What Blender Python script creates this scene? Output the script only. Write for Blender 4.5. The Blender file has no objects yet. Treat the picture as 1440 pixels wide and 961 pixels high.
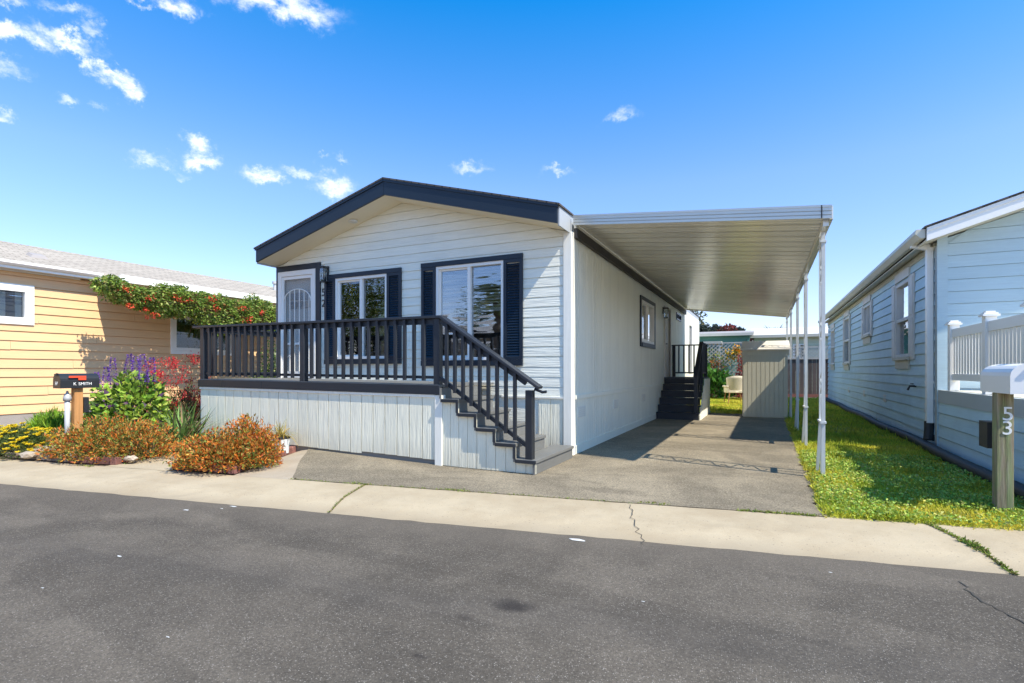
import bpy, bmesh, math, random
import numpy as np
from mathutils import Vector, Matrix
random.seed(7)
rng = np.random.default_rng(7)
S = bpy.context.scene
COL = S.collection
R = math.radians

# ------------------------------------------------------------------ camera
FPX, U0, HOR, EYE, YAW = 738.0, 720.0, 521.0, 1.22, math.atan2(356, 738)
cd = bpy.data.cameras.new('camera')
cd.sensor_width = 36
cd.lens = FPX / 1440 * 36
cd.shift_y = (HOR - 480.5) / 1440
cd.clip_start = 0.05
cd.clip_end = 3000
cam = bpy.data.objects.new('camera', cd)
cam.location = (0, 0, EYE)
cam.rotation_euler = (R(90), 0, YAW)
COL.objects.link(cam)
S.camera = cam
# ------------------------------------------------------------------ sun
TO_SUN = Vector((1.0, -0.25, 1.27)).normalized()
SUN_EL = math.asin(TO_SUN.z)
sl = bpy.data.lights.new('sun', 'SUN')
sl.energy = 5.0
sl.angle = R(0.5)
sl.color = (1.0, 0.92, 0.79)
sun = bpy.data.objects.new('sun', sl)
sun.rotation_euler = TO_SUN.to_track_quat('Z', 'Y').to_euler()
sun.location = (20, -5, 30)
COL.objects.link(sun)
S.view_settings.view_transform = 'Standard'
S.view_settings.look = 'None'
S.view_settings.gamma = 1
S.view_settings.exposure = 0.55
S.render.engine = 'CYCLES'

CY, SY = math.cos(YAW), math.sin(YAW)
def ray(u, v):
    a = (u - U0) / FPX
    return Vector((CY * a - SY, SY * a + CY, (HOR - v) / FPX))
def G(u, v, z=0.0):                      # pixel -> point on the ground
    r = ray(u, v); return r * ((z - EYE) / r.z) + Vector((0, 0, EYE))
def PX(u, v, x):                         # pixel -> point on a wall of constant x
    r = ray(u, v); return r * (x / r.x) + Vector((0, 0, EYE))
def PY(u, v, y):
    r = ray(u, v); return r * (y / r.y) + Vector((0, 0, EYE))

# ------------------------------------------------------------------ node helper
def N(nt, typ, _p=None, **inp):
    n = nt.nodes.new(typ)
    for k, v in (_p or {}).items():
        setattr(n, k, v)
    for k, v in inp.items():
        key = int(k[1:]) if k[0] == 'i' and k[1:].isdigit() else k.replace('_', ' ')
        s = n.inputs[key]
        if isinstance(v, bpy.types.NodeSocket):
            nt.links.new(v, s)
        else:
            s.default_value = v
    return n
def MATH(nt, op, a, b=0.0, c=None, clamp=False):
    kw = dict(i0=a, i1=b)
    if c is not None: kw['i2'] = c
    return N(nt, 'ShaderNodeMath', dict(operation=op, use_clamp=clamp), **kw).outputs[0]
def MIX(nt, fac, a, b, mode='MIX'):
    n = nt.nodes.new('ShaderNodeMix'); n.data_type = 'RGBA'; n.blend_type = mode
    for idx, v in ((0, fac), (6, a), (7, b)):
        if isinstance(v, bpy.types.NodeSocket): nt.links.new(v, n.inputs[idx])
        else: n.inputs[idx].default_value = v if idx == 0 or len(v) == 4 else (*v, 1)
    return n.outputs[2]
def RAMP(nt, fac, stops):
    n = nt.nodes.new('ShaderNodeValToRGB')
    e = n.color_ramp.elements
    while len(e) < len(stops): e.new(0.5)
    for el, (p, c) in zip(e, stops):
        el.position = p; el.color = (*c, 1) if len(c) == 3 else c
    nt.links.new(fac, n.inputs[0])
    return n.outputs[0]
def g3(x): return (x, x, x)

# ------------------------------------------------------------------ sky
W = bpy.data.worlds.new('World'); S.world = W; W.use_nodes = True
nt = W.node_tree; nt.nodes.clear()
sky = N(nt, 'ShaderNodeTexSky', dict(sky_type='NISHITA', sun_disc=False, sun_elevation=SUN_EL,
        sun_rotation=math.atan2(TO_SUN.x, TO_SUN.y), altitude=0, air_density=1.0, dust_density=0.25, ozone_density=2.2))
hs = N(nt, 'ShaderNodeHueSaturation', Saturation=1.0, Value=1.0, Fac=1.0, Color=sky.outputs[0])
tc = N(nt, 'ShaderNodeTexCoord')
dirv = tc.outputs['Generated']
blobs = [(18, 46, 44, 15), (92, 58, 38, 11), (24, 6, 24, 12), (122, 44, 14, 11), (128, 84, 14, 9), (152, 104, 22, 11),
         (172, 122, 24, 14), (93, 140, 17, 7), (8, 154, 16, 12), (10, 90, 20, 13), (84, 12, 22, 10), (203, 3, 16, 7),
         (256, 8, 30, 15), (388, 2, 92, 22), (210, 227, 24, 10), (276, 205, 16, 16), (281, 227, 24, 11), (253, 240, 8, 6),
         (368, 245, 22, 11), (378, 256, 22, 9), (424, 247, 23, 9), (470, 266, 30, 17), (660, 234, 23, 8), (787, 242, 23, 6),
         (879, 161, 25, 9), (458, 228, 10, 4), (487, 231, 9, 4), (140, 152, 8, 5)]
dirs = []
thin = {(660, 234): .5, (787, 242): .5, (879, 161): .55, (458, 228): .4, (487, 231): .4, (253, 240): .5, (210, 227): .75, (424, 247): .75, (368, 245): .85, (140, 152): .4, (84, 12): .55, (10, 90): .6, (93, 140): .7, (122, 44): .6}
for (u, v, hw, hh) in blobs:
    d = ray(u, v); w_ = thin.get((u, v), 1.0); dirs.append((d.normalized(), hw / FPX / d.length * (1.25 if w_ < 1 else 1.05), hh / FPX / d.length * 1.05, w_))
for k in range(10):                       # the same fair-weather wisps go on round the rest of the sky
    az = YAW + R(90 + 62 + 26 * k + random.uniform(-6, 6)); el = R(random.uniform(14, 40))
    dirs.append((Vector((math.cos(az) * math.cos(el), math.sin(az) * math.cos(el), math.sin(el))),
                 random.uniform(.03, .09), random.uniform(.015, .03), .7))
warp = N(nt, 'ShaderNodeTexNoise', Vector=dirv, Scale=20.0, Detail=7.0, Roughness=0.68)
wv = N(nt, 'ShaderNodeVectorMath', dict(operation='SUBTRACT'), i0=warp.outputs['Color'], i1=(.5, .5, .5))
ws = N(nt, 'ShaderNodeVectorMath', dict(operation='SCALE'), i0=wv.outputs[0], Scale=0.085)
wd = N(nt, 'ShaderNodeVectorMath', dict(operation='ADD'), i0=dirv, i1=ws.outputs[0]).outputs[0]
acc = None
for (d, a, b, wt) in dirs:
    t = Vector((-d.y, d.x, 0)).normalized(); up = d.cross(t) * 1.0
    su = N(nt, 'ShaderNodeVectorMath', dict(operation='SUBTRACT'), i0=wd, i1=d).outputs[0]
    x = N(nt, 'ShaderNodeVectorMath', dict(operation='DOT_PRODUCT'), i0=su, i1=t / a).outputs['Value']
    y = N(nt, 'ShaderNodeVectorMath', dict(operation='DOT_PRODUCT'), i0=su, i1=up / b).outputs['Value']
    z = N(nt, 'ShaderNodeVectorMath', dict(operation='DOT_PRODUCT'), i0=su, i1=d / .5).outputs['Value']
    q = MATH(nt, 'ADD', MATH(nt, 'MULTIPLY', x, x), MATH(nt, 'MULTIPLY_ADD', y, y, MATH(nt, 'MULTIPLY', z, z)))
    m = MATH(nt, 'POWER', MATH(nt, 'SUBTRACT', 1.0, MATH(nt, 'MULTIPLY', q, .55), clamp=True), 2.0)
    m = MATH(nt, 'MULTIPLY', m, wt)
    acc = m if acc is None else MATH(nt, 'MAXIMUM', acc, m)
fb = N(nt, 'ShaderNodeTexNoise', Vector=N(nt, 'ShaderNodeMapping', Vector=dirv, Scale=(1, 1, 2.2)).outputs[0], Scale=26.0, Detail=9.0, Roughness=0.66)
dens = MATH(nt, 'MULTIPLY', acc, MATH(nt, 'MULTIPLY_ADD', fb.outputs[0], 2.9, -0.80, clamp=True))
dens = N(nt, 'ShaderNodeMapRange', dict(interpolation_type='SMOOTHSTEP'), Value=dens, From_Min=0.0, From_Max=1.0, To_Min=0, To_Max=0.92).outputs[0]
el_ = N(nt, 'ShaderNodeSeparateXYZ', Vector=dirv).outputs[2]
grade = RAMP(nt, el_, [(0.0, (.58, .54, .66)), (.12, (.57, .56, .70)), (.32, (.50, .605, .75)), (.58, (.03, .53, .86)), (1.0, (.03, .53, .86))])
graded = N(nt, 'ShaderNodeVectorMath', dict(operation='SCALE'), i0=MIX(nt, 1.0, hs.outputs[0], grade, 'MULTIPLY'), Scale=2.2).outputs[0]
skyc = MIX(nt, dens, graded, (8.0, 8.3, 8.7, 1))
bg = N(nt, 'ShaderNodeBackground', Color=skyc, Strength=0.115)
nt.links.new(bg.outputs[0], N(nt, 'ShaderNodeOutputWorld').inputs[0])

# ------------------------------------------------------------------ materials
MATS = {}
def newmat(name):
    m = bpy.data.materials.new(name); m.use_nodes = True
    nt = m.node_tree; b = nt.nodes['Principled BSDF']
    MATS[name] = m
    return m, nt, b
def paint(name, col, rough=.5, axis=None, bump=0.0, dirt=.12, rnd=.05, metal=0.0, spec=.5, grain=(45, 2.5), blotch=1.3, base_dirt=0.0, gc=.24):
    """painted or bare surface: slow blotches, per-piece variation, streaky grain along an axis."""
    m, nt, b = newmat(name)
    tc = N(nt, 'ShaderNodeTexCoord').outputs['Object']
    n1 = N(nt, 'ShaderNodeTexNoise', Vector=tc, Scale=blotch, Detail=6.0, Roughness=.65).outputs[0]
    oi = N(nt, 'ShaderNodeObjectInfo').outputs['Random']
    f = MATH(nt, 'ADD', MATH(nt, 'MULTIPLY_ADD', n1, dirt * 2, 1 - dirt), MATH(nt, 'MULTIPLY_ADD', oi, rnd * 2, -rnd))
    c = MIX(nt, 1.0, col, f, 'MULTIPLY')
    if axis:
        sc = [grain[0]] * 3; sc['xyz'.index(axis)] = grain[1]
        mp = N(nt, 'ShaderNodeMapping', Vector=tc, Scale=sc).outputs[0]
        g = N(nt, 'ShaderNodeTexNoise', Vector=mp, Scale=1.0, Detail=4.0, Roughness=.6, Distortion=.4).outputs[0]
        c = MIX(nt, 1.0, c, MATH(nt, 'MULTIPLY_ADD', g, gc, 1 - gc / 2), 'MULTIPLY')
    else:
        g = N(nt, 'ShaderNodeTexNoise', Vector=tc, Scale=60.0, Detail=3.0, Roughness=.6).outputs[0]
    if base_dirt:
        z = N(nt, 'ShaderNodeSeparateXYZ', Vector=tc).outputs[2]
        k = N(nt, 'ShaderNodeMapRange', Value=MATH(nt, 'ADD', z, MATH(nt, 'MULTIPLY', n1, .3)), From_Min=.05, From_Max=.55, To_Min=base_dirt, To_Max=0).outputs[0]
        c = MIX(nt, k, c, (.25, .22, .16))
    nt.links.new(c, b.inputs['Base Color'])
    b.inputs['Roughness'].default_value = rough
    b.inputs['Metallic'].default_value = metal
    b.inputs['Specular IOR Level'].default_value = spec
    if bump:
        bp = N(nt, 'ShaderNodeBump', Strength=min(1, bump), Distance=.004 * max(1, bump), Height=g)
        nt.links.new(bp.outputs[0], b.inputs['Normal'])
    return m
paint('white_lap', (.88, .87, .74), .55, 'x', 2.2, dirt=.07, rnd=.025)
paint('white_panel', (.88, .84, .66), .6, 'z', 3.0, dirt=.09, rnd=.03, base_dirt=.35)
paint('white_trim', (.88, .85, .74), .5, 'z', .3, dirt=.08, rnd=.02)
paint('side_panel', (.88, .86, .73), .55, 'z', .35, dirt=.06, rnd=.03)
paint('eave_grey', (.40, .42, .43), .5, None, .1, dirt=.15)  # plain grey for the eave boards, darker than the white trim
paint('soffit', (.86, .76, .55), .6, None, .1, dirt=.06)  # cream base colour carries the warm bounce light under the overhang
paint('navy', (.010, .018, .030), .42, 'z', .2, dirt=.2, rnd=.06)
paint('navy_x', (.010, .018, .030), .42, 'x', .2, dirt=.2, rnd=.06)
paint('charcoal', (.020, .024, .031), .40, 'z', .35, dirt=.25, rnd=.12)
paint('charcoal_x', (.020, .024, .031), .40, 'x', .35, dirt=.25, rnd=.12)
paint('step_grey', (.155, .155, .145), .55, 'y', .4, dirt=.25, rnd=.12)
paint('step_dark', (.018, .022, .032), .5, 'x', .2, dirt=.3, rnd=.1)
paint('vinyl', (.88, .86, .80), .35, None, 0, dirt=.05, rnd=.02)
paint('aluminium', (.80, .77, .68), .26, None, 0, dirt=.16, rnd=.10, metal=.3, blotch=.8)
paint('post_metal', (.62, .63, .60), .5, 'z', .5, dirt=.25, rnd=.06)
paint('ledger', (.035, .03, .026), .6, None, .1)
paint('yellow_lap', (.77, .49, .25), .6, 'y', .4, dirt=.08, rnd=.03)
paint('blue_lap', (.47, .63, .69), .6, 'y', .6, dirt=.2, rnd=.05, base_dirt=.12)
paint('blue_front', (.47, .60, .64), .6, 'x', .3, dirt=.06, rnd=.03)
paint('blue_trim', (.40, .43, .43), .55, None, .1, dirt=.1)
paint('cream_trim', (.56, .53, .43), .6, None, .1, dirt=.2)
paint('grey_trim', (.66, .63, .58), .6, 'z', .2, dirt=.2)
paint('shed_metal', (.62, .58, .43), .5, 'z', .1, dirt=.12, rnd=.03)
paint('shed_roof', (.70, .65, .56), .5, None, .1, dirt=.1)
paint('green_lap', (.10, .26, .19), .6, 'x', .1, dirt=.15)
paint('pale_green', (.52, .58, .42), .6, 'x', .1, dirt=.12)
paint('roof_grey', (.36, .33, .31), .9, None, .4, dirt=.3)
paint('dark_wood', (.09, .065, .055), .85, 'z', .6, dirt=.4, rnd=.35, grain=(30, 1.2), gc=0.8)
paint('fence_wood', (.11, .085, .075), .85, 'z', .6, dirt=.4, rnd=.35, grain=(30, 1.2), gc=0.8)
paint('lattice_grey', (.46, .44, .40), .8, None, .3, dirt=.3)
paint('orange_wood', (.50, .24, .08), .7, 'z', .5, dirt=.3, grain=(40, 2), gc=0.7)
def mossy():
    m, nt, b = newmat('mossy_wood')
    tc = N(nt, 'ShaderNodeTexCoord').outputs['Object']
    g = N(nt, 'ShaderNodeTexNoise', Vector=N(nt, 'ShaderNodeMapping', Vector=tc, Scale=(55, 55, 2.2)).outputs[0], Scale=1.0, Detail=5.0, Roughness=.7, Distortion=.5).outputs[0]
    n = N(nt, 'ShaderNodeTexNoise', Vector=N(nt, 'ShaderNodeMapping', Vector=tc, Scale=(14, 14, 2.5)).outputs[0], Scale=1.0, Detail=5.0, Roughness=.65).outputs[0]
    c = RAMP(nt, g, [(.30, (.07, .055, .035)), (.47, (.24, .19, .12)), (.60, (.33, .28, .19)), (.75, (.46, .42, .32))])
    c = MIX(nt, N(nt, 'ShaderNodeMapRange', Value=n, From_Min=.44, From_Max=.62, To_Min=0, To_Max=.75).outputs[0], c, MIX(nt, 1.0, (.22, .27, .10), MATH(nt, 'MULTIPLY_ADD', g, 1.4, .3), 'MULTIPLY'))
    nt.links.new(c, b.inputs['Base Color']); b.inputs['Roughness'].default_value = .9
    nt.links.new(N(nt, 'ShaderNodeBump', Strength=1.0, Distance=.006, Height=g).outputs[0], b.inputs['Normal'])
mossy()
paint('black_metal', (.022, .024, .027), .38, None, .15, dirt=.3)
paint('black_plastic', (.018, .018, .018), .6, None, .3, dirt=.3)
paint('red_paint', (.72, .08, .03), .45, None, 0)
paint('white_letter', (.85, .85, .82), .5, None, 0, dirt=.1)
paint('galvanised', (.50, .50, .49), .5, None, .2, dirt=.2, metal=.2)
paint('brick_red', (.22, .095, .075), .9, None, 1.0, dirt=.35, rnd=.25, blotch=12)
paint('edging_stone', (.30, .22, .16), .9, None, 1.0, dirt=.4, rnd=.2, blotch=10)
paint('pale_rock', (.46, .38, .29), .9, None, 1.4, dirt=.4, rnd=.25, blotch=9)
paint('pot_white', (.70, .72, .70), .4, None, .2, dirt=.2)
paint('stem_brown', (.14, .09, .05), .9, None, .6, dirt=.4)
paint('stem_green', (.14, .17, .06), .8, None, .2, dirt=.3)
paint('bark', (.16, .12, .09), .95, 'z', 1.5, dirt=.5, grain=(20, 4))
paint('wicker', (.66, .58, .44), .8, 'x', 1.5, dirt=.25, grain=(120, 25), gc=.8)
paint('teak', (.36, .18, .07), .6, 'z', .2, dirt=.2)
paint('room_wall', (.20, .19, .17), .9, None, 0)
paint('blind', (.50, .50, .47), .6, None, 0, dirt=.05)
paint('soil', (.19, .14, .095), 1.0, None, 2.0, dirt=.5, blotch=3)
paint('thatch', (.36, .34, .10), 1.0, None, 2.0, dirt=.5, blotch=6)
paint('foundation', (.30, .27, .24), .95, None, 1.0, dirt=.3)
paint('tan_wall', (.42, .34, .26), .7, 'x', .2)
paint('vent_grey', (.76, .745, .66), .6, None, .1, dirt=.2)
paint('crack_dark', (.06, .055, .045), 1.0, None, 0, dirt=.4)
paint('spot_white', (.62, .62, .58), .9, None, 0, dirt=.3)

def shingle(name, c1, c2):
    m, nt, b = newmat(name)
    tc = N(nt, 'ShaderNodeTexCoord').outputs['Object']
    s = N(nt, 'ShaderNodeSeparateXYZ', Vector=tc)
    v = N(nt, 'ShaderNodeCombineXYZ', X=s.outputs[1], Y=s.outputs[0])
    br = N(nt, 'ShaderNodeTexBrick', dict(offset=.37, squash=1.0), Vector=v.outputs[0], Scale=1.0, Color1=(*c1, 1), Color2=(*c2, 1),
           Mortar=(c1[0] * .45, c1[1] * .45, c1[2] * .45, 1), Mortar_Size=.012, Brick_Width=.3, Row_Height=.14)
    n = N(nt, 'ShaderNodeTexNoise', Vector=tc, Scale=1.2, Detail=8.0, Roughness=.7).outputs[0]
    f = N(nt, 'ShaderNodeTexNoise', Vector=tc, Scale=180.0, Detail=2.0).outputs[0]
    c = MIX(nt, 1.0, br.outputs[0], MATH(nt, 'MULTIPLY_ADD', n, .5, .75), 'MULTIPLY')
    c = MIX(nt, 1.0, c, MATH(nt, 'MULTIPLY_ADD', f, .6, .7), 'MULTIPLY')
    nt.links.new(c, b.inputs['Base Color']); b.inputs['Roughness'].default_value = .95
    bp = N(nt, 'ShaderNodeBump', Strength=.7, Distance=.01, Height=br.outputs[1]); bp.invert = True
    nt.links.new(bp.outputs[0], b.inputs['Normal'])
shingle('shingle_pale', (.37, .32, .255), (.46, .40, .32))
shingle('shingle_dark', (.07, .065, .06), (.10, .09, .085))

def asphalt(name, base, fleck, warm, stain=None, fl=.62, gr=.3, kerb=False):
    m, nt, b = newmat(name)
    geo = N(nt, 'ShaderNodeNewGeometry').outputs['Position']
    big = N(nt, 'ShaderNodeTexNoise', Vector=geo, Scale=.55, Detail=5.0, Roughness=.6, Distortion=1.4).outputs[0]
    mid = N(nt, 'ShaderNodeTexNoise', Vector=geo, Scale=4.5, Detail=6.0, Roughness=.7).outputs[0]
    fine = N(nt, 'ShaderNodeTexNoise', Vector=geo, Scale=150.0, Detail=3.0, Roughness=.75).outputs[0]
    vor = N(nt, 'ShaderNodeTexVoronoi', Vector=geo, Scale=125.0)
    vr = N(nt, 'ShaderNodeSeparateColor', Color=vor.outputs['Color']).outputs[0]
    stone = MATH(nt, 'MULTIPLY', N(nt, 'ShaderNodeMapRange', Value=vr, From_Min=fl, From_Max=1.0).outputs[0],
                 N(nt, 'ShaderNodeMapRange', Value=vor.outputs['Distance'], From_Min=.55, From_Max=.15).outputs[0], clamp=True)
    c = MIX(nt, N(nt, 'ShaderNodeMapRange', Value=big, From_Min=.4, From_Max=.62).outputs[0], [x * .74 for x in base], [x * 1.14 for x in base])
    # swept arcs where seal coat was laid over
    mp = N(nt, 'ShaderNodeMapping', Vector=geo, Rotation=(0, 0, R(-16)), Scale=(.16, .62, 1)).outputs[0]
    arc = N(nt, 'ShaderNodeTexNoise', Vector=mp, Scale=1.6, Detail=2.5, Roughness=.5, Distortion=.8).outputs[0]
    am = N(nt, 'ShaderNodeMapRange', dict(interpolation_type='SMOOTHSTEP'), Value=arc, From_Min=.52, From_Max=.56, To_Min=0, To_Max=.5).outputs[0]
    c = MIX(nt, am, c, [x * .62 for x in base])
    c = MIX(nt, 1.0, c, MATH(nt, 'MULTIPLY_ADD', mid, .7, .65), 'MULTIPLY')
    grit = N(nt, 'ShaderNodeTexNoise', Vector=geo, Scale=52.0, Detail=4.0, Roughness=.75).outputs[0]
    c = MIX(nt, 1.0, c, N(nt, 'ShaderNodeMapRange', Value=grit, From_Min=.32, From_Max=.68, To_Min=1 - gr, To_Max=1 + gr).outputs[0], 'MULTIPLY')
    c = MIX(nt, 1.0, c, MATH(nt, 'MULTIPLY_ADD', fine, 1.8, .1), 'MULTIPLY')
    c = MIX(nt, MATH(nt, 'MULTIPLY', stone, .95), c, fleck)
    c = MIX(nt, N(nt, 'ShaderNodeMapRange', Value=mid, From_Min=.55, From_Max=.8, To_Min=0, To_Max=.25).outputs[0], c, warm)
    if kerb:
        dn = N(nt, 'ShaderNodeVectorMath', dict(operation='DOT_PRODUCT'), i0=geo, i1=(-math.sin(R(9.3)), math.cos(R(9.3)), 0)).outputs['Value']
        k0 = -math.sin(R(9.3)) * -3.24 + math.cos(R(9.3)) * 3.557
        kd = MATH(nt, 'ADD', MATH(nt, 'SUBTRACT', k0, dn), MATH(nt, 'MULTIPLY_ADD', big, .9, -.45))
        c = MIX(nt, N(nt, 'ShaderNodeMapRange', dict(interpolation_type='SMOOTHSTEP'), Value=kd, From_Min=.02, From_Max=.55, To_Min=.5, To_Max=0).outputs[0], c, MIX(nt, 1.0, (.13, .11, .085), MATH(nt, 'MULTIPLY_ADD', fine, 1.6, .2), 'MULTIPLY'))
        for c0, wd, st_ in ((1.35, .32, .20), (2.75, .30, .16)):
            ln = N(nt, 'ShaderNodeMapRange', dict(interpolation_type='SMOOTHSTEP'), Value=MATH(nt, 'ABSOLUTE', MATH(nt, 'SUBTRACT', kd, c0)), From_Min=0.0, From_Max=wd, To_Min=st_, To_Max=0).outputs[0]
            c = MIX(nt, ln, c, (.06, .055, .05))
    for (p, r, k) in stain or []:
        d = N(nt, 'ShaderNodeVectorMath', dict(operation='SUBTRACT'), i0=geo, i1=p).outputs[0]
        d = N(nt, 'ShaderNodeVectorMath', dict(operation='MULTIPLY'), i0=d, i1=(1 / r[0], 1 / r[1], 1)).outputs[0]
        l = N(nt, 'ShaderNodeVectorMath', dict(operation='LENGTH'), i0=d).outputs['Value']
        l = MATH(nt, 'ADD', l, MATH(nt, 'MULTIPLY_ADD', mid, 1.6, -.8))
        f = N(nt, 'ShaderNodeMapRange', dict(interpolation_type='SMOOTHSTEP'), Value=l, From_Min=1.15, From_Max=.2, To_Min=0, To_Max=k).outputs[0]
        c = MIX(nt, f, c, (.022, .018, .016))
    nt.links.new(c, b.inputs['Base Color'])
    b.inputs['Roughness'].default_value = .85
    b.inputs['Specular IOR Level'].default_value = .3
    h = MATH(nt, 'ADD', fine, MATH(nt, 'MULTIPLY', stone, .5))
    bp = N(nt, 'ShaderNodeBump', Strength=.8, Distance=.006, Height=h)
    nt.links.new(bp.outputs[0], b.inputs['Normal'])
s1 = G(725, 853, -.06); s2 = G(590, 922, -.06); s3 = G(655, 868, -.06); s4 = G(930, 868, -.06)
asphalt('road_asphalt', (.118, .100, .076), (.38, .34, .285), (.15, .13, .10),
        [((s1.x, s1.y, -.06), (.16, .10), .8), ((s2.x, s2.y, -.06), (.05, .03), .5), ((s3.x, s3.y, -.06), (.08, .04), .4)], fl=.7, gr=.32, kerb=True)
d1 = G(850, 690); d2 = G(840, 700)
asphalt('drive_asphalt', (.228, .192, .132), (.58, .49, .36), (.30, .235, .16), [((d1.x, d1.y, 0), (.5, .16), .3)], fl=.5, gr=.5)

def concrete(name, col, dirtcol):
    m, nt, b = newmat(name)
    geo = N(nt, 'ShaderNodeNewGeometry').outputs['Position']
    big = N(nt, 'ShaderNodeTexNoise', Vector=geo, Scale=1.4, Detail=7.0, Roughness=.68).outputs[0]
    fine = N(nt, 'ShaderNodeTexNoise', Vector=geo, Scale=130.0, Detail=3.0, Roughness=.7).outputs[0]
    spk = N(nt, 'ShaderNodeTexVoronoi', Vector=geo, Scale=55.0)
    sr = N(nt, 'ShaderNodeSeparateColor', Color=spk.outputs['Color']).outputs[0]
    pit = MATH(nt, 'MULTIPLY', MATH(nt, 'GREATER_THAN', sr, .93), MATH(nt, 'LESS_THAN', spk.outputs['Distance'], .28))
    oi = N(nt, 'ShaderNodeObjectInfo').outputs['Random']
    c = MIX(nt, N(nt, 'ShaderNodeMapRange', Value=big, From_Min=.4, From_Max=.75).outputs[0], col, dirtcol)
    c = MIX(nt, 1.0, c, MATH(nt, 'MULTIPLY_ADD', fine, .5, .75), 'MULTIPLY')
    c = MIX(nt, 1.0, c, MATH(nt, 'MULTIPLY_ADD', oi, .1, .95), 'MULTIPLY')
    c = MIX(nt, MATH(nt, 'MULTIPLY', pit, .5), c, (.12, .1, .08))
    # gutter grime with its own ragged edge, on the lowest lip of the kerb
    z = N(nt, 'ShaderNodeSeparateXYZ', Vector=geo).outputs[2]
    k = N(nt, 'ShaderNodeMapRange', Value=MATH(nt, 'ADD', z, MATH(nt, 'MULTIPLY_ADD', big, .06, -.03)), From_Min=-.065, From_Max=-.025, To_Min=.55, To_Max=0).outputs[0]
    c = MIX(nt, k, c, (.26, .21, .14))
    nt.links.new(c, b.inputs['Base Color']); b.inputs['Roughness'].default_value = .9
    bp = N(nt, 'ShaderNodeBump', Strength=.5, Distance=.004, Height=fine)
    nt.links.new(bp.outputs[0], b.inputs['Normal'])
concrete('concrete', (.435, .358, .238), (.33, .258, .16))
concrete('concrete_old', (.40, .335, .245), (.31, .245, .165))

def leafmat(name, trans=.35, rough=.5):
    m, nt, b = newmat(name)
    a = N(nt, 'ShaderNodeAttribute', dict(attribute_name='leafcol')).outputs['Color']
    nt.links.new(a, b.inputs['Base Color']); b.inputs['Roughness'].default_value = rough
    b.inputs['Specular IOR Level'].default_value = .3
    tr = N(nt, 'ShaderNodeBsdfTranslucent', Color=a)
    mx = N(nt, 'ShaderNodeMixShader', Fac=trans)
    nt.links.new(b.outputs[0], mx.inputs[1]); nt.links.new(tr.outputs[0], mx.inputs[2])
    nt.links.new(mx.outputs[0], nt.nodes['Material Output'].inputs[0])
leafmat('leaf')
leafmat('blade', .45, .55)
def glassmat(name, tint=(.85, .9, .9), wob=.0, refl=.12):
    m, nt, b = newmat(name)
    nt.nodes.remove(b)
    tc = N(nt, 'ShaderNodeTexCoord').outputs['Object']
    mp = N(nt, 'ShaderNodeMapping', Vector=tc, Scale=(1.2, 1.2, 7)).outputs[0]
    n = N(nt, 'ShaderNodeTexNoise', Vector=mp, Scale=1.6, Detail=1.0).outputs[0]
    bp = N(nt, 'ShaderNodeBump', Strength=1.0, Distance=wob, Height=n)
    fr = N(nt, 'ShaderNodeFresnel', IOR=1.55)
    f = MATH(nt, 'ADD', fr.outputs[0], refl, clamp=True)
    gl = N(nt, 'ShaderNodeBsdfGlossy', Color=(.95, .97, 1, 1), Roughness=0.0, Normal=bp.outputs[0])
    tr = N(nt, 'ShaderNodeBsdfTransparent', Color=(*tint, 1))
    mx = N(nt, 'ShaderNodeMixShader', Fac=f)
    nt.links.new(tr.outputs[0], mx.inputs[1]); nt.links.new(gl.outputs[0], mx.inputs[2])
    nt.links.new(mx.outputs[0], nt.nodes['Material Output'].inputs[0])
glassmat('glass', wob=.0022, refl=.16)
glassmat('glass_flat', wob=.004, refl=.16)
glassmat('glass_bright', wob=.003, refl=.55)
def screenmat():
    m, nt, b = newmat('screen_mesh')
    b.inputs['Base Color'].default_value = (.30, .31, .32, 1); b.inputs['Roughness'].default_value = .7
    tr = N(nt, 'ShaderNodeBsdfTransparent')
    mx = N(nt, 'ShaderNodeMixShader', Fac=.28)
    nt.links.new(tr.outputs[0], mx.inputs[1]); nt.links.new(b.outputs[0], mx.inputs[2])
    nt.links.new(mx.outputs[0], nt.nodes['Material Output'].inputs[0])
screenmat()

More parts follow.
